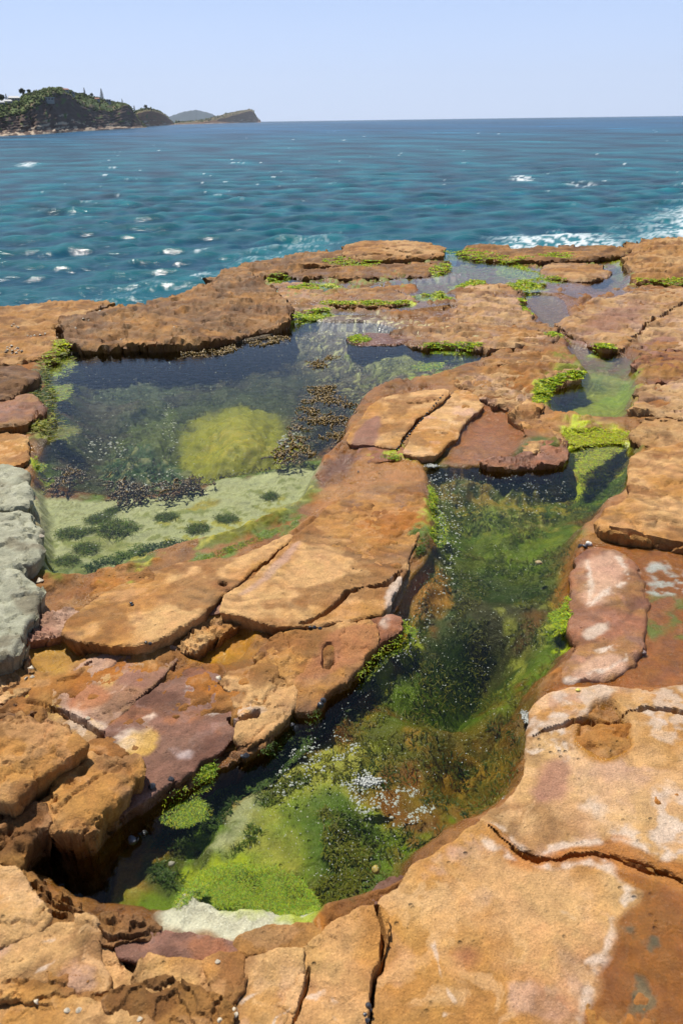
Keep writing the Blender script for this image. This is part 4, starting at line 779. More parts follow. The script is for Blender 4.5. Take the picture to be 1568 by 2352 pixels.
# left margin
slab('boulder', 'dark brown overhanging boulder at the left margin of the big pool', [(-200, 865), (-40, 850), (40, 838), (85, 850), (65, 880), (40, 905), (-20, 920), (-200, 930)], 0.24, 0.06, 'dark', 0.06, 0.025, 0.04, 8, pits=0.01, cat='boulder')
slab('boulder', 'reddish wet rock below the dark boulder on the left', [(-200, 945), (-20, 920), (60, 905), (95, 930), (75, 955), (30, 972), (-60, 985), (-200, 1000)], 0.12, 0.05, 'red', 0.03, 0.02, 0.03, 5, wet=0.5, cat='boulder')
slab('rock', 'flat tan slab at the left margin above the grey rocks', [(-200, 1025), (-20, 1000), (52, 992), (66, 1010), (60, 1048), (30, 1062), (-60, 1070), (-200, 1085)], 0.13, 0.03, 'tan', 0.02, 0.01, 0.015, 6)
slab('boulder', 'upper grey pitted boulder at the left margin', [(-160, 1100), (-20, 1072), (35, 1072), (64, 1092), (62, 1120), (70, 1150), (30, 1164), (-60, 1170), (-160, 1180)], 0.13, 0.05, 'grey', 0.04, 0.014, 0.015, 6, pits=0.012, smooth=True, cat='boulder')
slab('boulder', 'middle grey pitted boulder at the left margin beside the shelf', [(-160, 1195), (-20, 1178), (40, 1174), (82, 1200), (90, 1250), (78, 1286), (40, 1302), (-40, 1296), (-160, 1310)], 0.14, 0.05, 'grey', 0.05, 0.014, 0.015, 6, pits=0.014, smooth=True, cat='boulder')
slab('boulder', 'lowest and largest grey pitted boulder at the left margin', [(-200, 1330), (-20, 1302), (40, 1310), (83, 1342), (86, 1385), (60, 1420), (48, 1470), (28, 1498), (-10, 1512), (-200, 1560)], 0.15, 0.05, 'grey', 0.05, 0.014, 0.015, 6, pits=0.014, smooth=True, cat='boulder')
# the big slab between the pools
slab('rock', 'smooth swirl grooved tan slab between the left and central pools', [(690, 1232, 0.11), (760, 1170, 0.09), (820, 1128, 0.08), (880, 1114, 0.07), (978, 1113, 0.06), (984, 1150, 0.06), (972, 1200, 0.07), (948, 1240, 0.08), (928, 1290, 0.09), (910, 1345, 0.10), (880, 1395, 0.11), (845, 1412, 0.12), (760, 1420, 0.14), (680, 1432, 0.16), (620, 1428, 0.17), (560, 1404, 0.17), (512, 1396, 0.18), (520, 1374, 0.17), (580, 1330, 0.15), (640, 1275, 0.13)], 0.13, 0.02, 'ochre', 0.012, 0.008, 0.010, 8, groove=13)
slab('rock', 'smooth ochre slab with dark overhung front edge left of the grooved slab', [(218, 1382, 0.13), (300, 1332, 0.11), (400, 1297, 0.10), (500, 1285, 0.09), (572, 1276, 0.09), (640, 1240, 0.09), (665, 1232, 0.09), (610, 1280, 0.12), (545, 1332, 0.15), (490, 1376, 0.18), (470, 1400, 0.19), (380, 1450, 0.2), (310, 1476, 0.2), (220, 1480, 0.18), (152, 1448, 0.16), (178, 1412, 0.14)], 0.14, 0.025, 'ochre', 0.012, 0.008, 0.010, 8, groove=15)
slab('rock', 'narrow maroon wedge stuck in the crack between the two big slabs', [(480, 1402), (505, 1375), (560, 1340), (575, 1342), (520, 1385), (500, 1405)], 0.12, 0.01, 'maroon', 0.004, 0.005, 0.006, 8)
slab('rock', 'blocky rock with a reddish face and dark hole below the grooved slab', [(588, 1500, 0.09), (620, 1470, 0.11), (690, 1446, 0.13), (770, 1430, 0.14), (845, 1422, 0.13), (862, 1440, 0.12), (850, 1480, 0.10), (800, 1545, 0.08), (750, 1590, 0.06), (710, 1628, 0.05), (676, 1610, 0.06), (664, 1560, 0.08), (610, 1530, 0.09)], 0.1, 0.03, 'ochre', 0.02, 0.012, 0.012, 6)
slab('rock', 'small maroon block at the tip below the grooved slab', [(842, 1430), (880, 1418), (912, 1420), (908, 1440), (870, 1462), (850, 1470)], 0.1, 0.02, 'red', 0.01, 0.008, 0.01, 7)
slab('rock', 'white edged flat rock sliver on the left bank by the grooved slab', [(705, 1190), (740, 1140), (790, 1128), (800, 1140), (750, 1172), (712, 1200)], 0.05, 0.015, 'tan', 0.008, 0.006, 0.01, 6)
slab('rock', 'broken flaky yellow rock chips under the edge of the grooved slab', [(420, 1490), (450, 1445), (500, 1415), (545, 1410), (540, 1435), (490, 1462), (450, 1500)], 0.08, 0.012, 'ochre', 0.0, 0.014, 0.016, 5, strata=0.05)
slab('rock', 'wavy layered pale red rock at the left end of the big slabs', [(48, 1470), (60, 1430), (120, 1412), (180, 1408), (160, 1440), (140, 1452), (90, 1462)], 0.11, 0.015, 'mixed', 0.01, 0.012, 0.012, 6, strata=0.06)
# coloured patchwork below
slab('rock', 'patchwork slab with a round red stain left of the diagonal crack', [(72, 1602), (130, 1560), (205, 1520), (290, 1500), (400, 1486), (412, 1500), (350, 1568), (300, 1620), (244, 1670), (238, 1672), (185, 1645), (130, 1616)], 0.09, 0.015, 'mixed', 0.012, 0.012, 0.012, 6)
slab('rock', 'triangular bright yellow rock plate at the left', [(68, 1612), (130, 1622), (188, 1652), (236, 1682), (190, 1706), (130, 1692), (95, 1665)], 0.075, 0.015, 'yellow', 0.008, 0.012, 0.012, 6)
slab('rock', 'flat purplish maroon slab with white streaks in the left foreground', [(255, 1690), (262, 1668), (350, 1592), (420, 1540), (500, 1550), (532, 1610), (542, 1658), (505, 1718), (445, 1740), (402, 1788), (310, 1852), (272, 1868), (298, 1800), (318, 1745), (290, 1712)], 0.085, 0.015, 'maroon', 0.010, 0.008, 0.012, 7)
slab('rock', 'grey and ochre rock wedge between maroon slab and central pool', [(524, 1570), (560, 1545), (620, 1535), (660, 1562), (672, 1615), (640, 1660), (585, 1692), (545, 1700), (552, 1650)], 0.08, 0.02, 'ochre', 0.012, 0.015, 0.015, 5)
slab('rock', 'rough ochre rock shelf along the pool edge below the maroon slab', [(430, 1768), (470, 1738), (540, 1712), (600, 1690), (610, 1705), (560, 1728), (500, 1752), (450, 1780), (400, 1812), (350, 1838), (330, 1845), (400, 1795)], 0.05, 0.02, 'brown', 0.012, 0.02, 0.02, 4, wet=0.3)
slab('boulder', 'rounded pitted ochre boulder in the left foreground', [(88, 1848), (142, 1762), (200, 1742), (250, 1740), (300, 1740), (312, 1768), (288, 1810), (240, 1852), (190, 1890), (145, 1900), (112, 1880)], 0.13, 0.035, 'ochre', 0.05, 0.016, 0.02, 9, pits=0.014, smooth=True, cat='boulder')
slab('boulder', 'ochre boulder with deep black shadow at the left margin', [(-120, 1690), (0, 1664), (60, 1655), (150, 1690), (182, 1708), (130, 1735), (62, 1782), (20, 1822), (-40, 1830), (-160, 1830)], 0.20, 0.04, 'ochre', 0.04, 0.016, 0.02, 9, pits=0.01, cat='boulder')
slab('rock', 'small pale rock lumps beside the wet hollow at the left margin', [(-60, 1540), (10, 1518), (48, 1512), (56, 1545), (50, 1580), (10, 1600), (-60, 1620)], 0.10, 0.03, 'tan', 0.03, 0.02, 0.02, 6)
slab('rock', 'dark crumbling rock edge above the shadowed left boulder', [(-80, 1620), (10, 1600), (55, 1595), (90, 1640), (120, 1680), (60, 1655), (-80, 1670)], 0.07, 0.02, 'dark', 0.02, 0.02, 0.02, 6, strata=0.06)
slab('boulder', 'rough knobbly brown rock beside the black pit at the left margin', [(-100, 1868), (0, 1858), (50, 1862), (92, 1868), (96, 1900), (70, 1920), (50, 1960), (40, 1990), (0, 1975), (-100, 1990)], 0.12, 0.03, 'brown', 0.03, 0.025, 0.02, 8, pits=0.015, cat='boulder')
# right bank
slab('rock', 'smooth wet red ridge with white salt patches on the right bank', [(1332, 1272), (1400, 1262), (1450, 1290), (1482, 1350), (1475, 1450), (1450, 1525), (1340, 1558), (1302, 1566), (1296, 1545), (1332, 1490), (1312, 1425), (1318, 1340)], 0.050, 0.06, 'red', 0.055, 0.007, 0.014, 3, wet=0.6, smooth=True, cat='ridge', groove=5)
slab('rock', 'smooth tan slab with a wet orange hollow on the right bank', [(1218, 1655), (1245, 1612), (1300, 1588), (1400, 1578), (1500, 1586), (1900, 1590), (1900, 2080), (1700, 2056), (1568, 2010), (1474, 1972), (1414, 1954), (1349, 1944), (1324, 1942), (1269, 1958), (1234, 1953), (1188, 1936), (1152, 1908), (1122, 1882), (1180, 1836), (1216, 1780), (1214, 1720)], 0.10, 0.03, 'tan', 0.02, 0.006, 0.008, 5, wet=0.12, smooth=True)
slab('rock', 'broad tan slab with salt lines filling the lower right corner', [(1112, 1896), (1060, 1932), (1000, 1972), (948, 2002), (930, 2052), (880, 2076), (872, 2100), (886, 2132), (880, 2184), (856, 2220), (846, 2268), (840, 2400), (860, 2800), (1900, 2800), (1900, 2150), (1700, 2082), (1568, 2034), (1474, 1994), (1414, 1974), (1349, 1963), (1324, 1962), (1269, 1980), (1230, 1976), (1178, 1958), (1142, 1926)], 0.12, 0.025, 'tan', 0.012, 0.006, 0.008, 5, wet=0.12)
slab('rock', 'small wet maroon rock at the pool corner of the lower right slab', [(868, 2065), (880, 2035), (920, 2025), (938, 2045), (915, 2075), (885, 2085)], 0.06, 0.02, 'maroon', 0.01, 0.006, 0.01, 5, wet=0.6)
# bottom foreground
slab('rock', 'steep tan rock above the crack in the lower left corner', [(-160, 1985), (0, 1992), (40, 2012), (62, 2056), (104, 2108), (60, 2136), (0, 2170), (-160, 2230)], 0.2, 0.03, 'tan', 0.02, 0.012, 0.015, 8)
slab('rock', 'large grey tan rock below the crack in the lower left corner', [(-160, 2245), (0, 2182), (62, 2146), (110, 2118), (212, 2116), (226, 2140), (218, 2190), (236, 2246), (180, 2246), (110, 2236), (62, 2258), (0, 2262), (-160, 2290)], 0.2, 0.03, 'tan', 0.025, 0.012, 0.012, 8)
slab('rock', 'low ridge of thin brown layers along the bottom left', [(-160, 2300), (0, 2272), (62, 2266), (105, 2246), (180, 2254), (250, 2262), (260, 2290), (230, 2312), (130, 2305), (0, 2296), (-160, 2330)], 0.17, 0.02, 'ochre', 0.01, 0.014, 0.012, 7, strata=0.05)
slab('rock', 'flat ochre strip at the very bottom left', [(-160, 2340), (0, 2302), (140, 2312), (240, 2324), (330, 2346), (340, 2420), (200, 2700), (-160, 2700)], 0.17, 0.02, 'ochre', 0.01, 0.01, 0.012, 7)
slab('rock', 'wedge shaped rock beside the narrow black crevice near the bottom', [(230, 2190), (250, 2200), (275, 2236), (300, 2252), (320, 2262), (300, 2290), (268, 2280), (246, 2250)], 0.14, 0.015, 'ochre', 0.008, 0.01, 0.008, 8)
slab('rock', 'glossy maroon rim along the bottom end of the central pool', [(285, 2168), (330, 2152), (366, 2147), (442, 2158), (520, 2182), (548, 2190), (470, 2198), (380, 2206), (318, 2190)], 0.14, 0.02, 'maroon', 0.012, 0.012, 0.01, 6, wet=0.45)
slab('rock', 'humped brown rock lip at the bottom of the central pool', [(558, 2174), (590, 2147), (650, 2133), (708, 2126), (716, 2164), (636, 2174)], 0.14, 0.02, 'brown', 0.012, 0.012, 0.01, 6, wet=0.3)
slab('rock', 'square ochre block under the maroon rim at the bottom', [(330, 2232), (345, 2200), (380, 2212), (466, 2206), (488, 2230), (478, 2286), (400, 2270), (336, 2262)], 0.16, 0.018, 'ochre', 0.008, 0.01, 0.008, 8)
slab('rock', 'narrow upright ochre block at the bottom between two square blocks', [(482, 2208), (542, 2200), (542, 2272), (502, 2308), (488, 2290), (496, 2236)], 0.165, 0.018, 'ochre', 0.008, 0.01, 0.008, 8)
slab('rock', 'ochre slab with a squiggly salt line at the bottom', [(550, 2215), (566, 2196), (636, 2182), (694, 2182), (684, 2240), (644, 2346), (620, 2440), (540, 2440), (530, 2330), (548, 2280)], 0.17, 0.018, 'tan', 0.008, 0.01, 0.008, 8)
slab('rock', 'ochre slab left of the long crack in the bottom middle', [(700, 2200), (716, 2174), (760, 2140), (800, 2116), (862, 2100), (876, 2134), (868, 2182), (846, 2214), (836, 2266), (826, 2400), (800, 2600), (630, 2600), (656, 2346), (690, 2250)], 0.15, 0.018, 'ochre', 0.008, 0.01, 0.008, 8)
slab('rock', 'row of thin brown rock layers at the bottom edge', [(278, 2296), (350, 2274), (400, 2278), (474, 2300), (520, 2332), (528, 2440), (520, 2600), (350, 2600), (340, 2346), (262, 2316)], 0.16, 0.015, 'brown', 0.008, 0.012, 0.008, 7, strata=0.05)
slab('rock', 'low dark rocks rimming the black pit above the lower left corner', [(48, 2040), (66, 2020), (96, 2046), (150, 2090), (225, 2112), (222, 2130), (205, 2118), (112, 2116), (66, 2060)], 0.12, 0.02, 'brown', 0.0, 0.018, 0.014, 6, strata=0.06)
slab('rock', 'broken brown ledge between the black pit and the maroon rim', [(216, 2128), (240, 2118), (300, 2128), (352, 2134), (362, 2148), (300, 2158), (270, 2176), (236, 2160)], 0.11, 0.02, 'brown', 0.0, 0.018, 0.014, 6, strata=0.05, wet=0.3)
# the platform itself; what lies deep under a slab is left out
for J, dep in CRACKS:
    ZB[J] -= dep * 0.6
keep = ~covered[QUADS].all(1)
F = QUADS[keep]; u, inv = np.unique(F, return_inverse=True)
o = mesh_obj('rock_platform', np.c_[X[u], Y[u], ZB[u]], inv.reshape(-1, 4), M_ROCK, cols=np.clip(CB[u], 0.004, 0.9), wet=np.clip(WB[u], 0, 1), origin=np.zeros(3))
tag(o, 'ochre sandstone shore platform with hollows that hold the tide pools', kind='structure')
ZTG = ZT.reshape(NR, NA)
def ground(x, y, base=False):
    G = ZB.reshape(NR, NA) if base else ZTG
    x = np.atleast_1d(x); y = np.atleast_1d(y)
    r = np.hypot(x, y); a = np.arctan2(x, y)
    i = np.clip(np.searchsorted(R, r), 1, NR - 1); j = np.clip(np.searchsorted(A, a), 1, NA - 1)
    return np.maximum.reduce([G[i, j], G[i - 1, j], G[i, j - 1], G[i - 1, j - 1]]) * 0.5 + 0.5 * G[i, j]

# ------------------------------------------------------------------ pool water
def grow(P, m):
    """push an outline outwards by m"""
    P = P[:, :2]; N = len(P); out = []
    area = sum(P[i][0] * P[(i + 1) % N][1] - P[(i + 1) % N][0] * P[i][1] for i in range(N))
    sg = 1 if area > 0 else -1
    for i in range(N):
        t = P[(i + 1) % N] - P[i - 1]; n = np.array([t[1], -t[0]]) * sg / (np.linalg.norm(t) + 1e-9)
        out.append(P[i] + n * m)
    return np.array(out)
def pool(name, label, pts, z, mat, m=0.05, depth=0.9):
    P = grow(smooth_closed(poly3(pts, 0.0), 2), m); N = len(P)
    V = [(p[0], p[1], z) for p in P] + [(p[0], p[1], z - depth) for p in P]
    F = [list(range(N)), list(range(2 * N - 1, N - 1, -1))] + [[i, (i + 1) % N, N + (i + 1) % N, N + i][::-1] for i in range(N)]
    o = mesh_obj(name, V, F, mat, smooth=False)
    import bmesh
    bm = bmesh.new(); bm.from_mesh(o.data); bmesh.ops.recalc_face_normals(bm, faces=bm.faces); bm.to_mesh(o.data); bm.free()
    tag(o, label, kind='structure'); return o
M_P1 = pool_material('pool_water_blue', (0.74, 0.78, 0.60), 2.2)
M_P2 = pool_material('pool_water_green', (0.85, 0.88, 0.30), 3.0)
pool('pool_water', 'dark blue water of the large left tide pool', POOL1, 0.0, M_P1)
P2W = {(150, 2080): (110, 2115), (80, 2030): (20, 2055), (60, 1970): (10, 1970), (120, 1910): (80, 1885), (240, 2120): (220, 2150), (340, 2130): (340, 2155), (230, 1900): (210, 1875), (450, 2150): (450, 2175)}
pool('pool_water', 'green water of the long central tide pool in front', [P2W.get(q, q) for q in POOL2], 0.0, M_P2)
pool('pool_water', 'cloudy green water of the small pool at the right', POOL3, 0.0, M_P2)
pool('pool_water', 'thin sky reflecting sheets of water between the far rocks', [(610, 650), (660, 626), (740, 606), (900, 596), (1020, 588), (1200, 584), (1330, 588), (1440, 602), (1560, 636), (1700, 655), (1560, 668), (1460, 684), (1330, 690), (1290, 676), (1190, 676), (1120, 690), (1050, 700), (960, 712), (880, 726), (740, 726), (670, 712), (630, 680)], 0.018, M_P1, m=0.02, depth=0.5)

# ------------------------------------------------------------------ the sea
SEA_Z = -4.5
def build_sea():
    na, nr = 640, 780
    a = np.radians(np.linspace(-46, 46, na)); h = CAM_Z - SEA_Z
    r_ = np.exp(np.linspace(math.log(7.0), math.log(16000), 80000))
    rho = 0.75 * (h / (r_ ** 2 + h ** 2)) / 0.72 + 0.25 / r_ / 7.7
    dr = np.gradient(r_); c = np.cumsum(rho * dr); c = (c - c[0]) / (c[-1] - c[0])
    rad = np.interp(np.linspace(0, 1, nr), c, r_)
    x = (rad[:, None] * np.sin(a)); y = (rad[:, None] * np.cos(a)); x = x.ravel(); y = y.ravel()
    step = np.repeat(np.gradient(rad), na)
    z = np.zeros_like(x); dx = np.zeros_like(x); dy = np.zeros_like(x)
    rg = np.random.default_rng(11)
    wn_ = fbm(x.astype(np.float32), y.astype(np.float32), 0.035, 3, 210)
    for k in range(46):
        lam = 0.45 * (1.062 ** k)            # 0.45 .. 7 m
        th = math.radians(100 + rg.normal(0, 48 if lam < 4 else 28))
        kx, ky = math.cos(th) * 2 * math.pi / lam, math.sin(th) * 2 * math.pi / lam
        amp = 0.0066 * lam * (1.0 if lam < 3.0 else (3.0 / lam) ** 0.5) * rg.uniform(0.7, 1.3)
        amp = amp * sst(0.55 * lam, 0.22 * lam, step * 0.8) * (1 + 0.45 * wn_)
        ph = kx * x + ky * y + rg.uniform(0, 6.28)
        z += amp * 1.05 * (2 * (0.5 + 0.5 * np.sin(ph)) ** 1.8 - 0.75); q = 0.25
        dx += q * amp * kx / (2 * math.pi / lam) * np.cos(ph); dy += q * amp * ky / (2 * math.pi / lam) * np.cos(ph)
    lod = np.zeros_like(x)
    for k in range(9):                       # wave groups at the scale the eye can still separate there
        lam = 2.5 * 1.9 ** k; win = np.exp(-(np.log(step * 3.2 / lam)) ** 2 / (2 * 0.55 ** 2))
        nn = pnoise((x / lam * 1.1 + 0.4 * y / lam + 3.1 * k).astype(np.float32), (y / lam * 1.2 - 1.7 * k).astype(np.float32)); lod += win * nn; z += min(0.020 * lam, 0.10) * win * nn * sst(2500, 600, np.hypot(x, y))
    crest = z.copy()
    V = np.c_[x + dx, y + dy, SEA_Z + z]
    # colour: teal, crests painted greener as if backlit, pale turquoise where waves run up to the rock, white foam
    x32 = x.astype(np.float32); y32 = y.astype(np.float32)
    sd = np.std(crest[:na * 300]); cr = crest / sd
    deepc = np.array([0.001, 0.046, 0.078]); greenc = np.array([0.002, 0.088, 0.100])
    n1 = fbm(x32, y32, 0.05, 3, 221); n2 = fbm(x32, y32, 0.9, 4, 222); n3 = fbm(x32, y32, 3.2, 4, 223)
    w = sst(-1.2, 2.0, cr + 0.5 * n1 + 0.8 * n2)[:, None]
    C = deepc * (1 - w) + greenc * w
    fardist = sst(60, 700, np.hypot(x, y))[:, None]
    C = C * (1 - fardist) + np.array([0.003, 0.062, 0.135]) * fardist
    C = C * np.clip(1 + 0.75 * lod, 0.35, 1.8)[:, None]  # light and dark of the distant waves put into the colour
    foam = np.zeros_like(x, dtype=np.float32)
    def wash(pts, s, turq, thr=0.0, sc=1.0):
        nonlocal C, foam
        P = np.array([(lambda d: d[:2] * ((SEA_Z - CAM_Z) / d[2]))(gdir(*p)) for p in pts])
        d = sdf_poly(x32, y32, P)
        mm_ = min(3.0, 0.25 * float(np.sqrt(abs(np.sum(P[:, 0] * np.roll(P[:, 1], -1) - np.roll(P[:, 0], -1) * P[:, 1]) / 2)))); e = sst(-0.6 * mm_, mm_, d + 0.8 * mm_ * n2)
        C = C * (1 - (turq * e)[:, None]) + np.array([0.02, 0.17, 0.19]) * (turq * e)[:, None]
        n4 = fbm(x32, y32, 7.0, 3, 224); lace = sst(thr, thr + 0.35, 0.5 * n4 + 0.9 * (1 - np.abs(n2) * 3.2) * 0.6 + 0.55 * n3 + 0.15 * cr - 0.2)
        foam = np.maximum(foam, s * e * lace)
    wash([(1120, 552), (1180, 542), (1290, 530), (1380, 538), (1440, 556), (1460, 590), (1100, 590)], 1.0, 0.8, -0.15)
    wash([(1490, 530), (1540, 480), (1640, 470), (1700, 600), (1480, 575)], 1.0, 0.9, -0.3)
    wash([(1380, 540), (1480, 500), (1640, 430), (1700, 600), (1400, 600)], 0.5, 0.55, 0.15)
    wash([(470, 640), (540, 590), (640, 555), (780, 530), (800, 600), (560, 640)], 0.35, 0.6, 0.22)
    wash([(445, 585), (455, 576), (480, 570), (478, 576), (455, 586)], 0.9, 0.2, 0.1)
    wash([(440, 632), (480, 626), (490, 636), (430, 640)], 0.7, 0.4, 0.15)
    wash([(100, 690), (230, 668), (420, 640), (440, 690), (240, 720), (80, 720)], 0.3, 0.35, 0.35)
    wash([(1170, 412), (1190, 402), (1225, 408), (1215, 418)], 1.0, 0.1, -0.4)
    wash([(1290, 425), (1330, 418), (1370, 422), (1340, 430)], 0.9, 0.1, -0.3)
    wash([(40, 382), (65, 370), (85, 374), (70, 384)], 1.0, 0.1, -0.6)
    # scattered small whitecaps
    caps = fbm(x32, y32, 0.22, 3, 230) + 0.5 * fbm(x32, y32, 1.1, 4, 231)
    fine = fbm(x32, y32, 1.6, 4, 232); foam = np.maximum(foam, sst(1.10, 1.5, caps + 0.16 * cr + 0.6 * fine) * sst(0.7, 1.6, cr + fine) * 0.9 * sst(50, 110, np.hypot(x32, y32)) * sst(900, 350, np.hypot(x32, y32)))
    m, nt, N, L, b = new_mat('sea_water')
    at = N.new('ShaderNodeAttribute'); at.attribute_name = 'Col'
    ft = N.new('ShaderNodeAttribute'); ft.attribute_name = 'wet'
    mix = N.new('ShaderNodeMix'); mix.data_type = 'RGBA'; L.new(ft.outputs['Fac'], mix.inputs[0]); L.new(at.outputs['Color'], mix.inputs[6]); mix.inputs[7].default_value = (0.56, 0.60, 0.61, 1)
    L.new(mix.outputs[2], b.inputs['Base Color'])
    r = N.new('ShaderNodeMapRange'); r.inputs['To Min'].default_value = 0.12; r.inputs['To Max'].default_value = 0.8; L.new(ft.outputs['Fac'], r.inputs['Value']); L.new(r.outputs[0], b.inputs['Roughness'])
    b.inputs['IOR'].default_value = 1.33
    geo = N.new('ShaderNodeNewGeometry')
    t1 = N.new('ShaderNodeTexNoise'); t1.inputs['Scale'].default_value = 2.4; t1.inputs['Detail'].default_value = 6; t1.inputs['Roughness'].default_value = 0.6
    mp = N.new('ShaderNodeMapping'); mp.inputs['Scale'].default_value = (0.6, 1.15, 1.0); L.new(geo.outputs['Position'], mp.inputs['Vector']); L.new(mp.outputs[0], t1.inputs['Vector'])
    bp = N.new('ShaderNodeBump'); bp.inputs['Strength'].default_value = 1.0; bp.inputs['Distance'].default_value = 0.065
    t2 = N.new('ShaderNodeTexNoise'); t2.inputs['Scale'].default_value = 0.22; t2.inputs['Detail'].default_value = 5; L.new(mp.outputs[0], t2.inputs['Vector'])
    hh = N.new('ShaderNodeMath'); hh.operation = 'MULTIPLY_ADD'; L.new(t2.outputs['Fac'], hh.inputs[0]); hh.inputs[1].default_value = 1.6; L.new(t1.outputs['Fac'], hh.inputs[2])
    L.new(hh.outputs[0], bp.inputs['Height']); L.new(bp.outputs[0], b.inputs['Normal'])
    # facets of a choppy sea never reach full mirror reflection at grazing view
    fr = N.new('ShaderNodeFresnel'); fr.inputs['IOR'].default_value = 1.33; L.new(bp.outputs[0], fr.inputs['Normal'])
    mn = N.new('ShaderNodeMath'); mn.operation = 'MINIMUM'; L.new(fr.outputs[0], mn.inputs[0]); mn.inputs[1].default_value = 0.29
    fo = N.new('ShaderNodeMath'); fo.operation = 'MULTIPLY_ADD'; L.new(ft.outputs['Fac'], fo.inputs[0]); fo.inputs[1].default_value = -0.9; fo.inputs[2].default_value = 1.0
    ff = N.new('ShaderNodeMath'); ff.operation = 'MULTIPLY'; L.new(mn.outputs[0], ff.inputs[0]); L.new(fo.outputs[0], ff.inputs[1])
    df = N.new('ShaderNodeBsdfDiffuse'); L.new(mix.outputs[2], df.inputs['Color']); L.new(bp.outputs[0], df.inputs['Normal'])
    gl = N.new('ShaderNodeBsdfGlossy'); gl.inputs['Roughness'].default_value = 0.16; L.new(bp.outputs[0], gl.inputs['Normal'])
    ms = N.new('ShaderNodeMixShader'); L.new(ff.outputs[0], ms.inputs[0]); L.new(df.outputs[0], ms.inputs[1]); L.new(gl.outputs[0], ms.inputs[2])
    L.new(ms.outputs[0], N['Material Output'].inputs['Surface']); N.remove(b)
    idx = np.arange(na * nr).reshape(nr, na)
    F = np.stack([idx[:-1, :-1], idx[:-1, 1:], idx[1:, 1:], idx[1:, :-1]], -1).reshape(-1, 4)[:, ::-1]
    o = mesh_obj('sea', V, F[:, ::-1].copy(), m, cols=C, wet=foam, origin=np.zeros(3))
    tag(o, 'choppy teal sea with whitecaps reaching to the horizon', kind='structure')
build_sea()
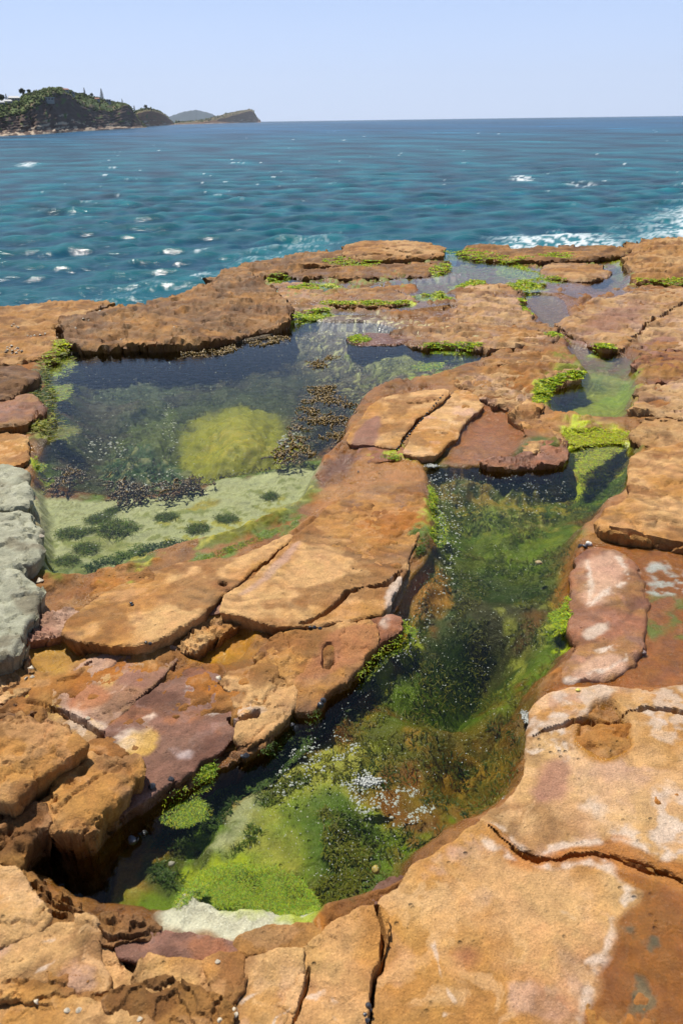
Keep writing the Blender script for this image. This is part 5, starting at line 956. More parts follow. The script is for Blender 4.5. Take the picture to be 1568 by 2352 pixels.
# ------------------------------------------------------------------ headlands across the bay
def sea_pt(x, y):
    d = gdir(x, y); t = (SEA_Z - CAM_Z) / d[2]; return d[:2] * t
M_LAND = attr_mat('headland_rock', 0.9, 0.2)
def proj_y(p):
    q = R3.T @ (np.asarray(p) - np.array([0, 0, CAM_Z])); return 1176 - FPX * q[1] / -q[2]
class Headland:
    def __init__(self, name, label, base, top, cliff, setback, back, cols, seed, n=220, rocky=0.4):
        bx = [b[0] for b in base]
        xs = np.linspace(bx[0], bx[-1], n)
        inv = np.interp(xs, bx, [1 / np.linalg.norm(sea_pt(*b)) for b in base])
        ty = np.interp(xs, [t[0] for t in top], [t[1] for t in top])
        cf = np.interp(xs, [c[0] for c in cliff], [c[1] for c in cliff])
        V = []; Cc = []
        nrow = 64; vs = np.linspace(0, 1, nrow)
        self.xs = xs; self.path = []
        rg = np.random.default_rng(seed)
        for i, x in enumerate(xs):
            dirv = gdir(x, 300)[:2]; dirv = dirv / np.linalg.norm(dirv)
            D0 = 1 / inv[i]
            sb = setback * D0
            Dt = D0 + sb
            # silhouette height from the sight line at the ridge
            d = gdir(x, ty[i]); ztop = CAM_Z + d[2] / np.linalg.norm(d[:2]) * Dt
            H = max(ztop - SEA_Z, 0.5); col = []
            bedn = pnoise(np.array([(x + 160) * 0.05]), np.array([seed * 3.3]))[0]
            for v in vs:
                if v < 0.12: hz = 0.10 * v / 0.12; s = 0.16 * v / 0.12
                elif v < 0.6:
                    u = (v - 0.12) / 0.48; hz = 0.10 + (cf[i] - 0.10) * u
                    led = u * 7 + 0.5 * bedn; s = 0.16 + 0.22 * (math.floor(led) / 7 + (sst(0.55, 1.0, led - math.floor(led))) / 7)
                else:
                    u = (v - 0.6) / 0.4; hz = cf[i] + (1 - cf[i]) * math.sin(u * math.pi / 2) ** 0.9; s = 0.38 + 0.62 * u
                px, py = (x + 160) * 0.044, v * 9
                wob = 0.06 * pnoise(np.array([px * 1.0 + seed]), np.array([py * 0.35]))[0] + 0.03 * pnoise(np.array([px * 3.1]), np.array([py * 1.1 + seed]))[0]
                gully = 0.10 * abs(pnoise(np.array([px * 0.8 + 3 * seed]), np.array([0.3]))[0])
                dd = D0 + sb * (s + (wob + gully) * (1 if v > 0.02 else 0) * (1 - 0.6 * (v > 0.9)))
                zz = SEA_Z + H * hz + (0.02 * H * pnoise(np.array([px * 4.0]), np.array([py * 1.5]))[0] if v > 0.03 else -2)
                p = np.array([dirv[0] * dd, dirv[1] * dd, zz]); col.append(p); V.append(p)
                n1 = pnoise(np.array([px * 2.2]), np.array([py * 1.7 + 7]))[0]; n2 = pnoise(np.array([px * 0.9]), np.array([v * 30.0]))[0]
                if v < 0.6:
                    c = cols[0] * (1 + 0.35 * n1)
                    if v < 0.30 and n2 + 0.5 * n1 > 0.30 - rocky * 0.6 + v * 1.3: c = cols[1] * (1 + 0.3 * n1)
                    if v > 0.2 and n1 + 0.4 * n2 > 0.42: c = cols[2] * 0.9
                else: c = cols[2] * (1 + 0.35 * n1) if n1 > -0.35 else cols[3]
                Cc.append(c)
            self.path.append(np.array(col))
            # plateau behind, falling away
            for k, (kk, hh) in enumerate(((1.0 + back * 0.4, 0.97), (1.0 + back, 0.6), (1.0 + back * 1.6, -0.05))):
                dd = Dt + sb * (kk - 1); V.append(np.array([dirv[0] * dd, dirv[1] * dd, SEA_Z + H * hh])); Cc.append(cols[2])
        nr_ = nrow + 3
        F = np.array([[i * nr_ + j, (i + 1) * nr_ + j, (i + 1) * nr_ + j + 1, i * nr_ + j + 1] for i in range(n - 1) for j in range(nr_ - 1)])
        self.o = mesh_obj(name, np.array(V), F, M_LAND, cols=np.clip(np.array(Cc), 0.005, 0.8), smooth=False)
        tag(self.o, label, kind='structure')
    def at(self, x, y, front=False):
        i = int(np.clip(round(np.interp(x, self.xs, np.arange(len(self.xs)))), 0, len(self.xs) - 1))
        col = self.path[i]; ys = np.array([proj_y(p) for p in col])
        k = int(np.argmin(np.abs(ys - y))); return col[k]
CLIFFC = np.array([0.095, 0.060, 0.045]); PALEC = np.array([0.40, 0.31, 0.22]); GRASSC = np.array([0.085, 0.115, 0.030]); BARE = np.array([0.16, 0.12, 0.06])
H1 = Headland('headland', 'high dark cliffed headland with green top across the bay on the left',
    [(-640, 338), (-160, 322), (0, 313.5), (90, 309), (165, 303.5), (250, 298), (338, 293)],
    [(-640, 268), (-400, 258), (-160, 256), (-60, 248), (0, 240), (30, 234), (58, 229), (72, 218), (95, 212), (130, 205), (150, 204), (165, 207), (185, 214), (215, 220), (245, 228), (270, 234), (298, 240), (308, 248), (318, 268), (330, 286), (338, 292)],
    [(-640, 0.5), (-160, 0.5), (0, 0.58), (60, 0.62), (100, 0.72), (135, 0.86), (172, 0.88), (195, 0.72), (225, 0.62), (262, 0.58), (288, 0.85), (300, 0.95), (338, 0.97)], 0.16, 1.5, (CLIFFC, PALEC, GRASSC, BARE), 3, n=440)
H2 = Headland('headland', 'second smaller reddish headland stepping down behind the high cliff',
    [(296, 294), (340, 291), (402, 286.5)],
    [(296, 268), (308, 262), (320, 255), (335, 250), (350, 249), (370, 255), (385, 265), (398, 280), (402, 285)],
    [(296, 0.8), (350, 0.82), (402, 0.95)], 0.10, 1.0, (np.array([0.22, 0.105, 0.055]), PALEC, np.array([0.13, 0.11, 0.04]), BARE), 5, n=70)
H3 = Headland('headland', 'low distant point with a flat rocky tip',
    [(398, 286), (480, 284), (560, 282), (601, 281)],
    [(398, 284), (410, 280), (440, 278.5), (470, 275), (500, 267), (530, 259), (555, 254), (578, 251), (585, 255), (590, 266), (596, 275), (601, 280)],
    [(398, 0.3), (500, 0.45), (540, 0.7), (575, 0.85), (601, 0.9)], 0.05, 1.0, (np.array([0.24, 0.125, 0.07]), PALEC, np.array([0.15, 0.115, 0.05]), BARE), 9, n=90, rocky=0.3)
def far_hill():
    top = [(365, 279), (385, 269), (420, 257), (450, 252), (480, 259), (497, 266), (520, 274), (540, 279)]
    D = 9500.0; V = []; xs = np.linspace(365, 540, 60)
    for x in xs:
        y = np.interp(x, [t[0] for t in top], [t[1] for t in top]) + 0.5 * math.sin(x * 0.5)
        d = gdir(x, y); u = d[:2] / np.linalg.norm(d[:2]); z = CAM_Z + d[2] / np.linalg.norm(d[:2]) * D
        for k, (dd, f) in enumerate(((-700, 0), (-350, 0.45), (-120, 0.85), (0, 1), (300, 0.8), (900, 0))):
            V.append([u[0] * (D + dd), u[1] * (D + dd), SEA_Z - 2 + (z - SEA_Z + 2) * f])
    F = np.array([[i * 6 + j, (i + 1) * 6 + j, (i + 1) * 6 + j + 1, i * 6 + j + 1] for i in range(59) for j in range(5)])
    o = mesh_obj('hill', np.array(V), F, simple_mat('far_hill', (0.03, 0.05, 0.06), 0.9, 0.1, 0.3, 0.01)); tag(o, 'faint blue hill far behind the headlands', kind='structure')  # base colour pushed towards blue, a little distance haze painted in
far_hill()

# scrub on the headlands: crumpled leaf clumps, one mass per headland
M_SCRUB = attr_mat('scrub_leaves', 0.85, 0.2, 0.25)
OCT = np.array([[1, 0, 0], [-1, 0, 0], [0, 1, 0], [0, -1, 0], [0, 0, 1], [0, 0, -1]], float)
OCTF = np.array([[0, 2, 4], [2, 1, 4], [1, 3, 4], [3, 0, 4], [2, 0, 5], [1, 2, 5], [3, 1, 5], [0, 3, 5]])
def clumps(name, pts, sizes, base, mat, label, kind='stuff', jit=0.45, parent=None, squash=0.8, var=0.35):
    n = len(pts); P = np.asarray(pts); S = np.asarray(sizes)
    rg = np.random.default_rng(len(pts) + 5)
    V = OCT[None] * (1 + jit * rg.normal(size=(n, 6, 1))) + 0.25 * rg.normal(size=(n, 6, 3)); V[:, :, 2] *= squash
    V = V * S[:, None, None] + P[:, None, :]
    F = (OCTF[None] + 6 * np.arange(n)[:, None, None]).reshape(-1, 3)
    c = base * (1 + var * rg.normal(size=(n, 1))); c = np.repeat(np.clip(c, 0.01, 0.9), 6, 0)
    o = mesh_obj(name, V.reshape(-1, 3), F, mat, parent=parent, smooth=False, cols=c)
    if kind: tag(o, label, kind=kind)
    return o
def scrub(Hd, label, nn, smin, smax, vmin=38, seed=1, cull=None, col=GRASSC * 0.9):
    rg = np.random.default_rng(seed); pts = []; sz = []
    for _ in range(nn):
        i = rg.integers(1, len(Hd.path) - 1); k = rg.integers(vmin, 64)
        if rg.random() < 0.35 and k < 46: continue
        p = Hd.path[i][k] + np.array([rg.normal() * smin, rg.normal() * smin, 0]); s = rg.uniform(smin, smax)
        pts.append(p + [0, 0, s * 0.3]); sz.append(s)
    return clumps('scrub', pts, sz, col, M_SCRUB, label)
scrub(H1, 'dense green coastal scrub covering the high headland', 7500, 0.4, 1.3, 34, 1)
scrub(H2, 'sparse green scrub on the second headland', 300, 0.7, 2.0, 44, 2)
scrub(H3, 'green scrub along the distant low point', 260, 1.5, 4.0, 40, 3)

# pines and trees on the skyline
M_BARK = simple_mat('bark', (0.09, 0.065, 0.045), 0.9, 0.1, 0.3, 3)
M_NEEDLE = attr_mat('needles', 0.85, 0.2, 0.15)
def tube(P, r0, r1, n=7):
    V = []; F = []
    for i, p in enumerate(P):
        r = r0 + (r1 - r0) * i / (len(P) - 1)
        for k in range(n): a = 2 * math.pi * k / n; V.append((p[0] + r * math.cos(a), p[1] + r * math.sin(a), p[2]))
    for i in range(len(P) - 1):
        for k in range(n): F.append([i * n + k, i * n + (k + 1) % n, (i + 1) * n + (k + 1) % n, (i + 1) * n + k])
    return V, F
def pine(Hd, x, yb, yt, label, group='norfolk pines on the headland'):
    p = Hd.at(x, yb); D = np.linalg.norm(p[:2]); h = (yb - yt) / FPX * D * 1.06
    e = bpy.data.objects.new('pine_tree', None); e.location = p; COL.objects.link(e); tag(e, label, 'tree', group)
    V, F = tube([(0, 0, -0.5), (0, 0, h * 0.5), (0, 0, h * 0.98)], 0.035 * h, 0.006 * h); mesh_obj('trunk', V, F, M_BARK, e)
    rg = np.random.default_rng(int(x)); Vv = []; Ff = []; Cc = []
    for t in range(13):
        z = h * (0.12 + 0.85 * t / 12); L = 0.24 * h * (1 - t / 13) ** 0.8 + 0.03 * h
        for b in range(9):
            a = b * 2 * math.pi / 9 + t * 0.7 + rg.normal() * 0.15; l = L * rg.uniform(0.75, 1.1)
            for s in (-1, 1):
                w = 0.03 * h; i0 = len(Vv)
                ca, sa = math.cos(a), math.sin(a)
                Vv += [(0, 0, z), (ca * l * 0.6 - sa * w * s, sa * l * 0.6 + ca * w * s, z + 0.02 * h), (ca * l, sa * l, z + 0.05 * h), (ca * l * 0.6, sa * l * 0.6, z - 0.02 * h)]
                Ff.append([i0, i0 + 1, i0 + 2, i0 + 3]); c = np.array([0.03, 0.045, 0.02]) * rg.uniform(0.7, 1.4); Cc += [c] * 4
    mesh_obj('crown', np.array(Vv), np.array(Ff), M_NEEDLE, e, smooth=False, cols=np.array(Cc))
pine(H1, 244, 229, 211, 'tallest dark pine standing alone on the headland skyline')
pine(H1, 206, 220, 207, 'bushy pine beside the roofs near the headland top')
pine(H1, 28, 228, 215, 'slender pine above the houses at the left of the headland')
pine(H1, 288, 239, 230, 'small pine near the right end of the headland top')
pine(H2, 315, 259, 247, 'small pine on the left of the second headland')
def broad(Hd, x, yb, yt, label):
    p = Hd.at(x, yb); D = np.linalg.norm(p[:2]); h = (yb - yt) / FPX * D * 1.1
    e = bpy.data.objects.new('broadleaf_tree', None); e.location = p; COL.objects.link(e); tag(e, label, 'tree')
    V, F = tube([(0, 0, -0.5), (0.02 * h, 0, h * 0.4), (0, 0, h * 0.8)], 0.05 * h, 0.015 * h); mesh_obj('trunk', V, F, M_BARK, e)
    rg = np.random.default_rng(int(x) + 3); pts = rg.normal(size=(150, 3)); pts /= np.linalg.norm(pts, axis=1)[:, None]; pts *= rg.uniform(0.45, 1.0, (150, 1))
    pts = pts * np.array([0.42 * h, 0.42 * h, 0.33 * h]) + [0, 0, 0.66 * h]
    clumps('crown', pts, rg.uniform(0.05, 0.11, 150) * h, np.array([0.045, 0.06, 0.02]), M_SCRUB, None, None, parent=e)
broad(H1, 66, 221, 208, 'round dark tree left of the headland summit')
broad(H1, 18, 236, 222, 'leafy tree between the houses at the far left')
broad(H1, 222, 224, 217, 'low rounded tree between the two skyline pines')
broad(H2, 341, 252, 244, 'dark bushy tree on top of the second headland')
broad(H1, 82, 216, 208, 'twiggy tree just left of the headland summit')

# houses on the headland
M_WALLW = simple_mat('pale_house_wall', (0.36, 0.35, 0.32), 0.8, 0.3, 0.1, 0.5)
M_WALLG = simple_mat('grey_house_wall', (0.28, 0.28, 0.29), 0.8, 0.3, 0.1, 0.5)
M_ROOFW = simple_mat('white_roof', (0.36, 0.36, 0.36), 0.6, 0.4, 0.05, 0.5); M_ROOFG = simple_mat('grey_roof', (0.26, 0.27, 0.29), 0.6, 0.4, 0.1, 0.5)
M_ROOFR = simple_mat('red_roof', (0.30, 0.13, 0.09), 0.8, 0.3, 0.15, 0.5); M_PANE = simple_mat('window_glass', (0.03, 0.04, 0.05), 0.1, 0.6, 0.1, 1)
def boxv(x0, x1, y0, y1, z0, z1):
    V = [(x0, y0, z0), (x1, y0, z0), (x1, y1, z0), (x0, y1, z0), (x0, y0, z1), (x1, y0, z1), (x1, y1, z1), (x0, y1, z1)]
    return V, [[0, 3, 2, 1], [4, 5, 6, 7], [0, 1, 5, 4], [1, 2, 6, 5], [2, 3, 7, 6], [3, 0, 4, 7]]
def house(x0, x1, yt, yb, label, wm, rm, gable=True, nwin=3):
    p = H1.at((x0 + x1) / 2, yb); D = np.linalg.norm(p[:2]); w = (x1 - x0) / FPX * D * 1.0; h = (yb - yt) / FPX * D * 0.95
    h = max(h, 2.6)
    e = bpy.data.objects.new('house', None); e.location = p; COL.objects.link(e); tag(e, label, 'house', 'houses on the headland')
    e.rotation_euler = (0, 0, math.atan2(-p[0], p[1]) + 0.15)
    dp = w * 0.6; wh = h * 0.66
    V, F = boxv(-w / 2, w / 2, 0, dp, -2, wh); mesh_obj('wall', V, F, wm, e, smooth=False)
    if gable:
        o_ = 0.06 * w; V = [(-w / 2 - o_, -o_, wh - 0.1), (w / 2 + o_, -o_, wh - 0.1), (w / 2 + o_, dp + o_, wh - 0.1), (-w / 2 - o_, dp + o_, wh - 0.1), (-w / 2 + o_, dp / 2, h), (w / 2 - o_, dp / 2, h)]
        F = [[0, 1, 5, 4], [2, 3, 4, 5], [1, 2, 5], [3, 0, 4], [0, 3, 2, 1]]
    else: V, F = boxv(-w / 2 - 0.5, w / 2 + 0.5, -0.8, dp + 0.5, wh, wh + 0.35)
    mesh_obj('roof', V, F, rm, e, smooth=False)
    for k in range(nwin):
        cx = -w / 2 + (k + 0.5) * w / nwin; V, F = boxv(cx - w / nwin * 0.33, cx + w / nwin * 0.33, -0.06, 0.02, wh * 0.3, wh * 0.85); mesh_obj('window', V, F, M_PANE, e, smooth=False)
house(37, 57, 223, 233, 'two storey pale house with white roof at the left of the headland', M_WALLW, M_ROOFW, True, 4)
house(22, 37, 232, 239, 'small bright white gabled house lowest on the left', M_ROOFW, M_ROOFW, True, 2)
house(0, 19, 234, 241, 'low house with dark grey roof at the picture\'s left edge', M_WALLG, M_ROOFG, True, 3)
house(102, 132, 222, 230, 'long flat roofed house in the scrub below the summit', M_WALLW, M_ROOFW, False, 5)
house(158, 171, 205, 211, 'house with brown roof right at the summit', M_WALLW, M_ROOFR, True, 2)
house(173, 184, 211, 217, 'grey house just right of the summit', M_WALLG, M_ROOFG, False, 2)
house(225, 238, 225, 230, 'red roofed house left of the tallest pine', M_WALLG, M_ROOFR, True, 2)
house(250, 263, 228, 236, 'grey block house right of the tallest pine', M_WALLG, M_ROOFG, False, 3)

# ------------------------------------------------------------------ seaweed
M_WEED = attr_mat('weed', 0.5, 0.3, 0.45)
def in_poly(P2, n, rg):
    P2 = np.asarray(P2)[:, :2]; out = np.zeros((0, 2)); lo = P2.min(0); hi = P2.max(0)
    while len(out) < n:
        q = rg.uniform(lo, hi, (n * 2, 2)); m = sdf_poly(q[:, 0].astype(np.float32), q[:, 1].astype(np.float32), P2) > 0; out = np.vstack([out, q[m]])
    return out[:n]
def blades(xyz, length, width, col, rg, up=0.5, var=0.3):
    n = len(xyz); a = rg.uniform(0, 2 * np.pi, n); L = length * rg.uniform(0.5, 1.3, n); W = width * rg.uniform(0.6, 1.3, n)
    u = np.c_[np.cos(a), np.sin(a), np.zeros(n)]; s = np.c_[-np.sin(a), np.cos(a), np.zeros(n)]; ups = up * rg.uniform(0.2, 1.2, n)
    z = np.array([0, 0, 1.0]); V = np.zeros((n, 6, 3))
    for k, (t, wf, zf) in enumerate(((0, 0.5, 0), (0.5, 1.0, 0.8), (1.0, 0.55, 0.7))):
        c = xyz + u * (L * t)[:, None] + z * (L * zf * ups)[:, None]; cr = rg.normal(size=(n, 1)) * 0.25
        V[:, 2 * k] = c - s * (W * wf / 2)[:, None] + z * (W[:, None] * cr); V[:, 2 * k + 1] = c + s * (W * wf / 2)[:, None] - z * (W[:, None] * cr)
    F = np.array([[0, 1, 3, 2], [2, 3, 5, 4]])[None] + 6 * np.arange(n)[:, None, None]
    C = np.clip(col[None] * (1 + var * rg.normal(size=(n, 1))) * (1 + 0.12 * rg.normal(size=(n, 3))), 0.004, 0.8)
    return V.reshape(-1, 3), F.reshape(-1, 4), np.repeat(C, 6, 0)
WSEED = [100]
def RADW(q): return float(np.hypot(q[:, 0], q[:, 1]).mean())
def weed(label, pts, n, length, width, col=LIMEW, col2=None, up=0.45, zmin=-0.012, ragged=0.35, z=0.0):
    WSEED[0] += 1; rg = np.random.default_rng(WSEED[0])
    P = smooth_closed(poly3(pts, z), 3); n = int(n * 2.2); q = in_poly(P, int(n * 1.7), rg)
    d = sdf_poly(q[:, 0].astype(np.float32), q[:, 1].astype(np.float32), P); ns = fbm(q[:, 0].astype(np.float32), q[:, 1].astype(np.float32), 9.0, 3, WSEED[0])
    keep = ((ns + 2.5 * np.clip(d, 0, 0.12)) > -0.05 + 0.35 * rg.random(len(q))) | (rg.random(len(q)) < 0.2)
    q = q[keep][:n]; ok = ground(q[:, 0], q[:, 1]) < (0.03 if RADW(q) < 4.5 else 0.07); q = q[ok]
    cs = 0.02 + 0.0018 * RADW(q); cells = {}
    for k, (i_, j_) in enumerate(np.floor(q / cs).astype(int)): cells.setdefault((i_, j_), []).append(k)
    best = []; seen = set()
    for c0 in cells:                       # keep the largest coherent patch
        if c0 in seen: continue
        stack = [c0]; seen.add(c0); got = []
        while stack:
            c_ = stack.pop(); got += cells[c_]
            for a, b in ((1, 0), (-1, 0), (0, 1), (0, -1)):
                e = (c_[0] + a, c_[1] + b)
                if e in cells and e not in seen: seen.add(e); stack.append(e)
        if len(got) > len(best): best = got
    q = q[sorted(best)]
    g = np.maximum(ground(q[:, 0], q[:, 1]), zmin) + 0.002
    c = np.asarray(col)
    V, F, C = blades(np.c_[q, g], length * (0.42 if RADW(q) < 4.5 else 0.6), width * (0.2 if RADW(q) < 4.5 else 0.35), c, rg, up * 0.2)
    if col2 is not None:
        m = np.repeat(rg.random(len(q)) < 0.45, 6); C[m] = C[m] / c * col2
    o = mesh_obj('seaweed', V, F, M_WEED, cols=C, smooth=True); tag(o, label, 'seaweed'); return o
for a_, k_ in WEEDS: weed(*a_, **k_)
# submerged tufts on the pale shelf
TUFTS = [(270, 1215, 30, 'widest dark green tuft on the pale underwater shelf'), (228, 1190, 20, 'dark tuft left of the widest tuft on the shelf'), (385, 1188, 18, 'middle green tuft on the pale shelf'), (520, 1190, 18, 'green tuft in the centre right of the pale shelf'),
         (455, 1213, 18, 'green tuft beside the yellow crust on the shelf'), (165, 1225, 22, 'dark tuft nearest the grey boulder'), (200, 1218, 14, 'small tuft second from the grey boulder'), (258, 1173, 12, 'small tuft at the back of the pale shelf'), (620, 1140, 14, 'green tuft at the right end of the pale shelf'), (155, 1290, 18, 'dark tuft low on the left of the shelf'), (200, 1260, 20, 'green brown tuft below the widest tuft')]
for x, y, s, l in TUFTS:
    c = gp(x, y, -0.07); rad = s / FPX * np.hypot(c[0], c[1]) * 1.15; WSEED[0] += 1; rg = np.random.default_rng(WSEED[0])
    q = c[:2] + rg.normal(size=(900, 2)) * rad * np.array([0.8, 0.6]); q = q[np.hypot(q[:, 0] - c[0], q[:, 1] - c[1]) < 1.5 * rad]; g = ground(q[:, 0], q[:, 1], True)
    V, F, C = blades(np.c_[q, g], rad * 0.55, rad * 0.04, np.array([0.11, 0.15, 0.008]), rg, 0.7, 0.4)
    V[:, 2] = np.minimum(V[:, 2], -0.004)
    o = mesh_obj('algae_tuft', V, F, M_WEED, cols=C); tag(o, l, 'seaweed', 'tufts on the underwater shelf')
# fine filamentous algae coating the pool floors
def turf(label, regions, seed):
    rg = np.random.default_rng(seed); VV = []; FF = []; CC = []; nv = 0
    for pts, n, length, cols in regions:
        P = smooth_closed(poly3(pts, -0.08), 2); q = in_poly(P, n, rg); x32 = q[:, 0].astype(np.float32); y32 = q[:, 1].astype(np.float32)
        ns = fbm(x32, y32, 5.0, 4, seed); q = q[ns > -0.1]; ns = ns[ns > -0.1]; g = ground(q[:, 0], q[:, 1], True); m = g < -0.02
        if seed == 62: m &= sdf_poly(q[:, 0].astype(np.float32), q[:, 1].astype(np.float32), smooth_closed(poly3([(398, 990), (430, 935), (500, 905), (590, 897), (670, 926), (698, 980), (665, 1028), (585, 1062), (500, 1074), (430, 1058)], -0.11), 2)) < 0
        q = q[m]; g = g[m]; ns = ns[m]
        V, F, C = blades(np.c_[q, g], length, length * 0.14, np.ones(3), rg, 0.7, 0.3)
        f2 = fbm(q[:, 0].astype(np.float32), q[:, 1].astype(np.float32), 3.0, 3, seed + 1); w = sst(-0.2, 0.3, f2)[:, None]; cc = np.asarray(cols[0]) * (1 - w) + np.asarray(cols[1]) * w
        C = C * np.repeat(cc, 6, 0); V[:, 2] = np.minimum(V[:, 2], -0.003)
        VV.append(V); FF.append(F + nv); CC.append(C); nv += len(V)
    o = mesh_obj('algae_turf', np.vstack(VV), np.vstack(FF), M_WEED, cols=np.clip(np.vstack(CC), 0.003, 0.6)); tag(o, label, kind='stuff')
turf('green filamentous algae coating the floor of the central pool', [
    ([(990, 1095), (1290, 1080), (1430, 1060), (1420, 1150), (1320, 1230), (1290, 1400), (1300, 1470), (1250, 1560), (1195, 1640), (1190, 1790), (1110, 1880), (950, 1980), (860, 2060), (740, 2100), (600, 1960), (600, 1800), (760, 1640), (900, 1480), (1000, 1300)], 14000, 0.022, (np.array([0.05,0.085,0.002]), np.array([0.16,0.15,0.004]))),
    ([(620, 1830), (700, 1790), (840, 1800), (870, 1900), (820, 2040), (720, 2090), (600, 2060), (480, 2040), (560, 1950)], 7000, 0.016, (np.array([0.10,0.17,0.003]), np.array([0.22,0.23,0.006]))),
    ([(330, 1960), (420, 1870), (560, 1790), (600, 1780), (480, 1930), (430, 2010), (380, 2040)], 2500, 0.018, (DKW * 1.4, GREENW * 0.8))], 61)
turf('dark filamentous algae on the floor of the big left pool', [
    ([(120, 880), (160, 825), (500, 805), (700, 760), (900, 790), (1080, 825), (900, 890), (810, 960), (740, 1050), (560, 1090), (330, 1135), (110, 1110), (140, 990)], 9000, 0.04, (np.array([0.05,0.04,0.008]), np.array([0.13,0.12,0.01]))),
    ([(120, 1340), (260, 1275), (400, 1245), (470, 1262), (300, 1335), (170, 1375)], 3500, 0.022, (DKW * 1.3, GREENW))], 62)
# beaded brown weed: chains of little bladders
M_BEAD = attr_mat('beaded_weed', 0.35, 0.5, 0.15)
def beads(label, pts, n, col, z0=-0.02, z1=0.01, size=0.0065):
    WSEED[0] += 1; rg = np.random.default_rng(WSEED[0]); P = smooth_closed(poly3(pts, 0), 2); st = in_poly(P, n, rg)
    ns = fbm(st[:, 0].astype(np.float32), st[:, 1].astype(np.float32), 5.0, 3, WSEED[0]); st = st[ns > -0.05]
    pp = []; ss = []
    for s in st:
        a = rg.uniform(0, 6.28); z = rg.uniform(z0, z1)
        for k in range(rg.integers(5, 10)):
            pp.append([s[0], s[1], z]); ss.append(size * rg.uniform(0.8, 1.2)); a += rg.normal() * 0.5
            s = s + np.array([math.cos(a), math.sin(a)]) * size * 1.7; z = min(z + rg.normal() * 0.003, z1)
    o = clumps('beaded_seaweed', pp, ss, col, M_BEAD, label, 'stuff', jit=0.05, squash=1.0, var=0.35); o.data.polygons.foreach_set('use_smooth', np.ones(len(o.data.polygons), bool))
BEAD = np.array([0.19, 0.115, 0.02])
beads('brown beaded weed floating in the right bend of the big pool', [(650, 1010), (690, 940), (720, 890), (790, 880), (840, 920), (825, 965), (790, 1005), (740, 1040), (680, 1060), (620, 1070)], 900, BEAD)
beads('small island of brown beaded weed in the far part of the big pool', [(705, 838), (725, 822), (765, 820), (760, 840), (720, 848)], 110, BEAD * 1.2)
beads('beaded weed along the shelf drop of the big pool', [(100, 1110), (240, 1130), (330, 1132), (430, 1118), (500, 1090), (480, 1075), (400, 1100), (260, 1100), (150, 1070)], 420, BEAD * 0.8, -0.06, 0.0)
beads('beaded weed along the foot of the back ridge', [(430, 808), (560, 792), (640, 765), (660, 775), (560, 805), (450, 818)], 220, BEAD * 1.1, -0.02, 0.01, 0.008)

# ------------------------------------------------------------------ foam and bubbles on the pools
M_FOAM = attr_mat('foam', 0.3, 0.5, 0.3)
def bubbles(label, regions, seed):
    rg = np.random.default_rng(seed); P = []; S = []
    for pts, n, s0, s1, clump in regions:
        W = smooth_closed(poly3(pts, 0), 2); q = in_poly(W, int(n * 0.9), rg)
        if clump:
            ns = fbm(q[:, 0].astype(np.float32), q[:, 1].astype(np.float32), 22.0, 3, seed) ; q = q[ns > 0.02]
        g = ground(q[:, 0], q[:, 1], False); q = q[g < -0.004]
        P.append(np.c_[q, np.zeros(len(q))]); S.append(rg.uniform(s0, s1, len(q)) * rg.uniform(0.2, 0.65, len(q)))
    P = np.vstack(P); S = np.concatenate(S); n = len(P)
    ring = np.array([[math.cos(a), math.sin(a)] for a in np.arange(6) * math.pi / 3])
    V = np.zeros((n, 13, 3)); jr = 1 + 0.25 * rg.normal(size=(n, 6, 1))
    V[:, :6, :2] = ring * jr; V[:, 6:12, :2] = ring * jr * 0.7; V[:, 6:12, 2] = 0.45; V[:, 12, 2] = 0.62
    st = 1 + 0.5 * rg.random((n, 1)); V[:, :, 0] *= st
    V = V * S[:, None, None] + P[:, None]; V[:, :, 2] += 0.0005
    f = [[k, (k + 1) % 6, 6 + (k + 1) % 6] for k in range(6)] + [[k, 6 + (k + 1) % 6, 6 + k] for k in range(6)] + [[6 + k, 6 + (k + 1) % 6, 12] for k in range(6)]
    F = (np.array(f)[None] + 13 * np.arange(n)[:, None, None]).reshape(-1, 3)
    o = mesh_obj('foam_bubbles', V.reshape(-1, 3), F, M_FOAM, cols=np.tile(np.array([[0.40, 0.42, 0.34]]), (n * 13, 1))); tag(o, label, kind='stuff')
bubbles('scattered white bubbles on the big left pool', [(POOL1, 700, 0.004, 0.008, False), ([(180, 1040), (250, 1000), (330, 1040), (230, 1060)], 60, 0.006, 0.014, False), ([(370, 940), (400, 930), (410, 1040), (390, 1080)], 90, 0.004, 0.010, False), ([(630, 1010), (690, 990), (700, 1010), (650, 1030)], 60, 0.006, 0.014, False), ([(250, 1110), (400, 1080), (430, 1110), (300, 1135)], 90, 0.004, 0.010, False)], 41)
bubbles('white foam bubbles drifting on the central pool', [
    ([(960, 1100), (1050, 1085), (1200, 1090), (1300, 1100), (1290, 1200), (1100, 1160), (1040, 1300), (1050, 1420), (990, 1400), (1010, 1250)], 900, 0.003, 0.007, True),
    ([(985, 1100), (1030, 1090), (1060, 1150), (1050, 1300), (1020, 1380), (1005, 1280)], 220, 0.004, 0.010, False),
    ([(950, 1300), (1250, 1250), (1240, 1550), (1150, 1750), (900, 1800), (700, 1900), (650, 1750), (800, 1580)], 900, 0.0018, 0.004, False),
    ([(880, 1480), (960, 1400), (1000, 1420), (950, 1500), (850, 1560)], 260, 0.003, 0.006, True),
    ([(640, 1760), (700, 1700), (790, 1690), (830, 1720), (760, 1760), (700, 1800), (620, 1830)], 520, 0.003, 0.0065, True),
    ([(780, 1790), (840, 1770), (920, 1800), (1000, 1830), (990, 1870), (930, 1900), (860, 1890), (800, 1850)], 900, 0.003, 0.007, True),
    ([(500, 1900), (700, 1780), (950, 1800), (1000, 1900), (850, 2040), (600, 1960)], 500, 0.0015, 0.0035, False)], 42)
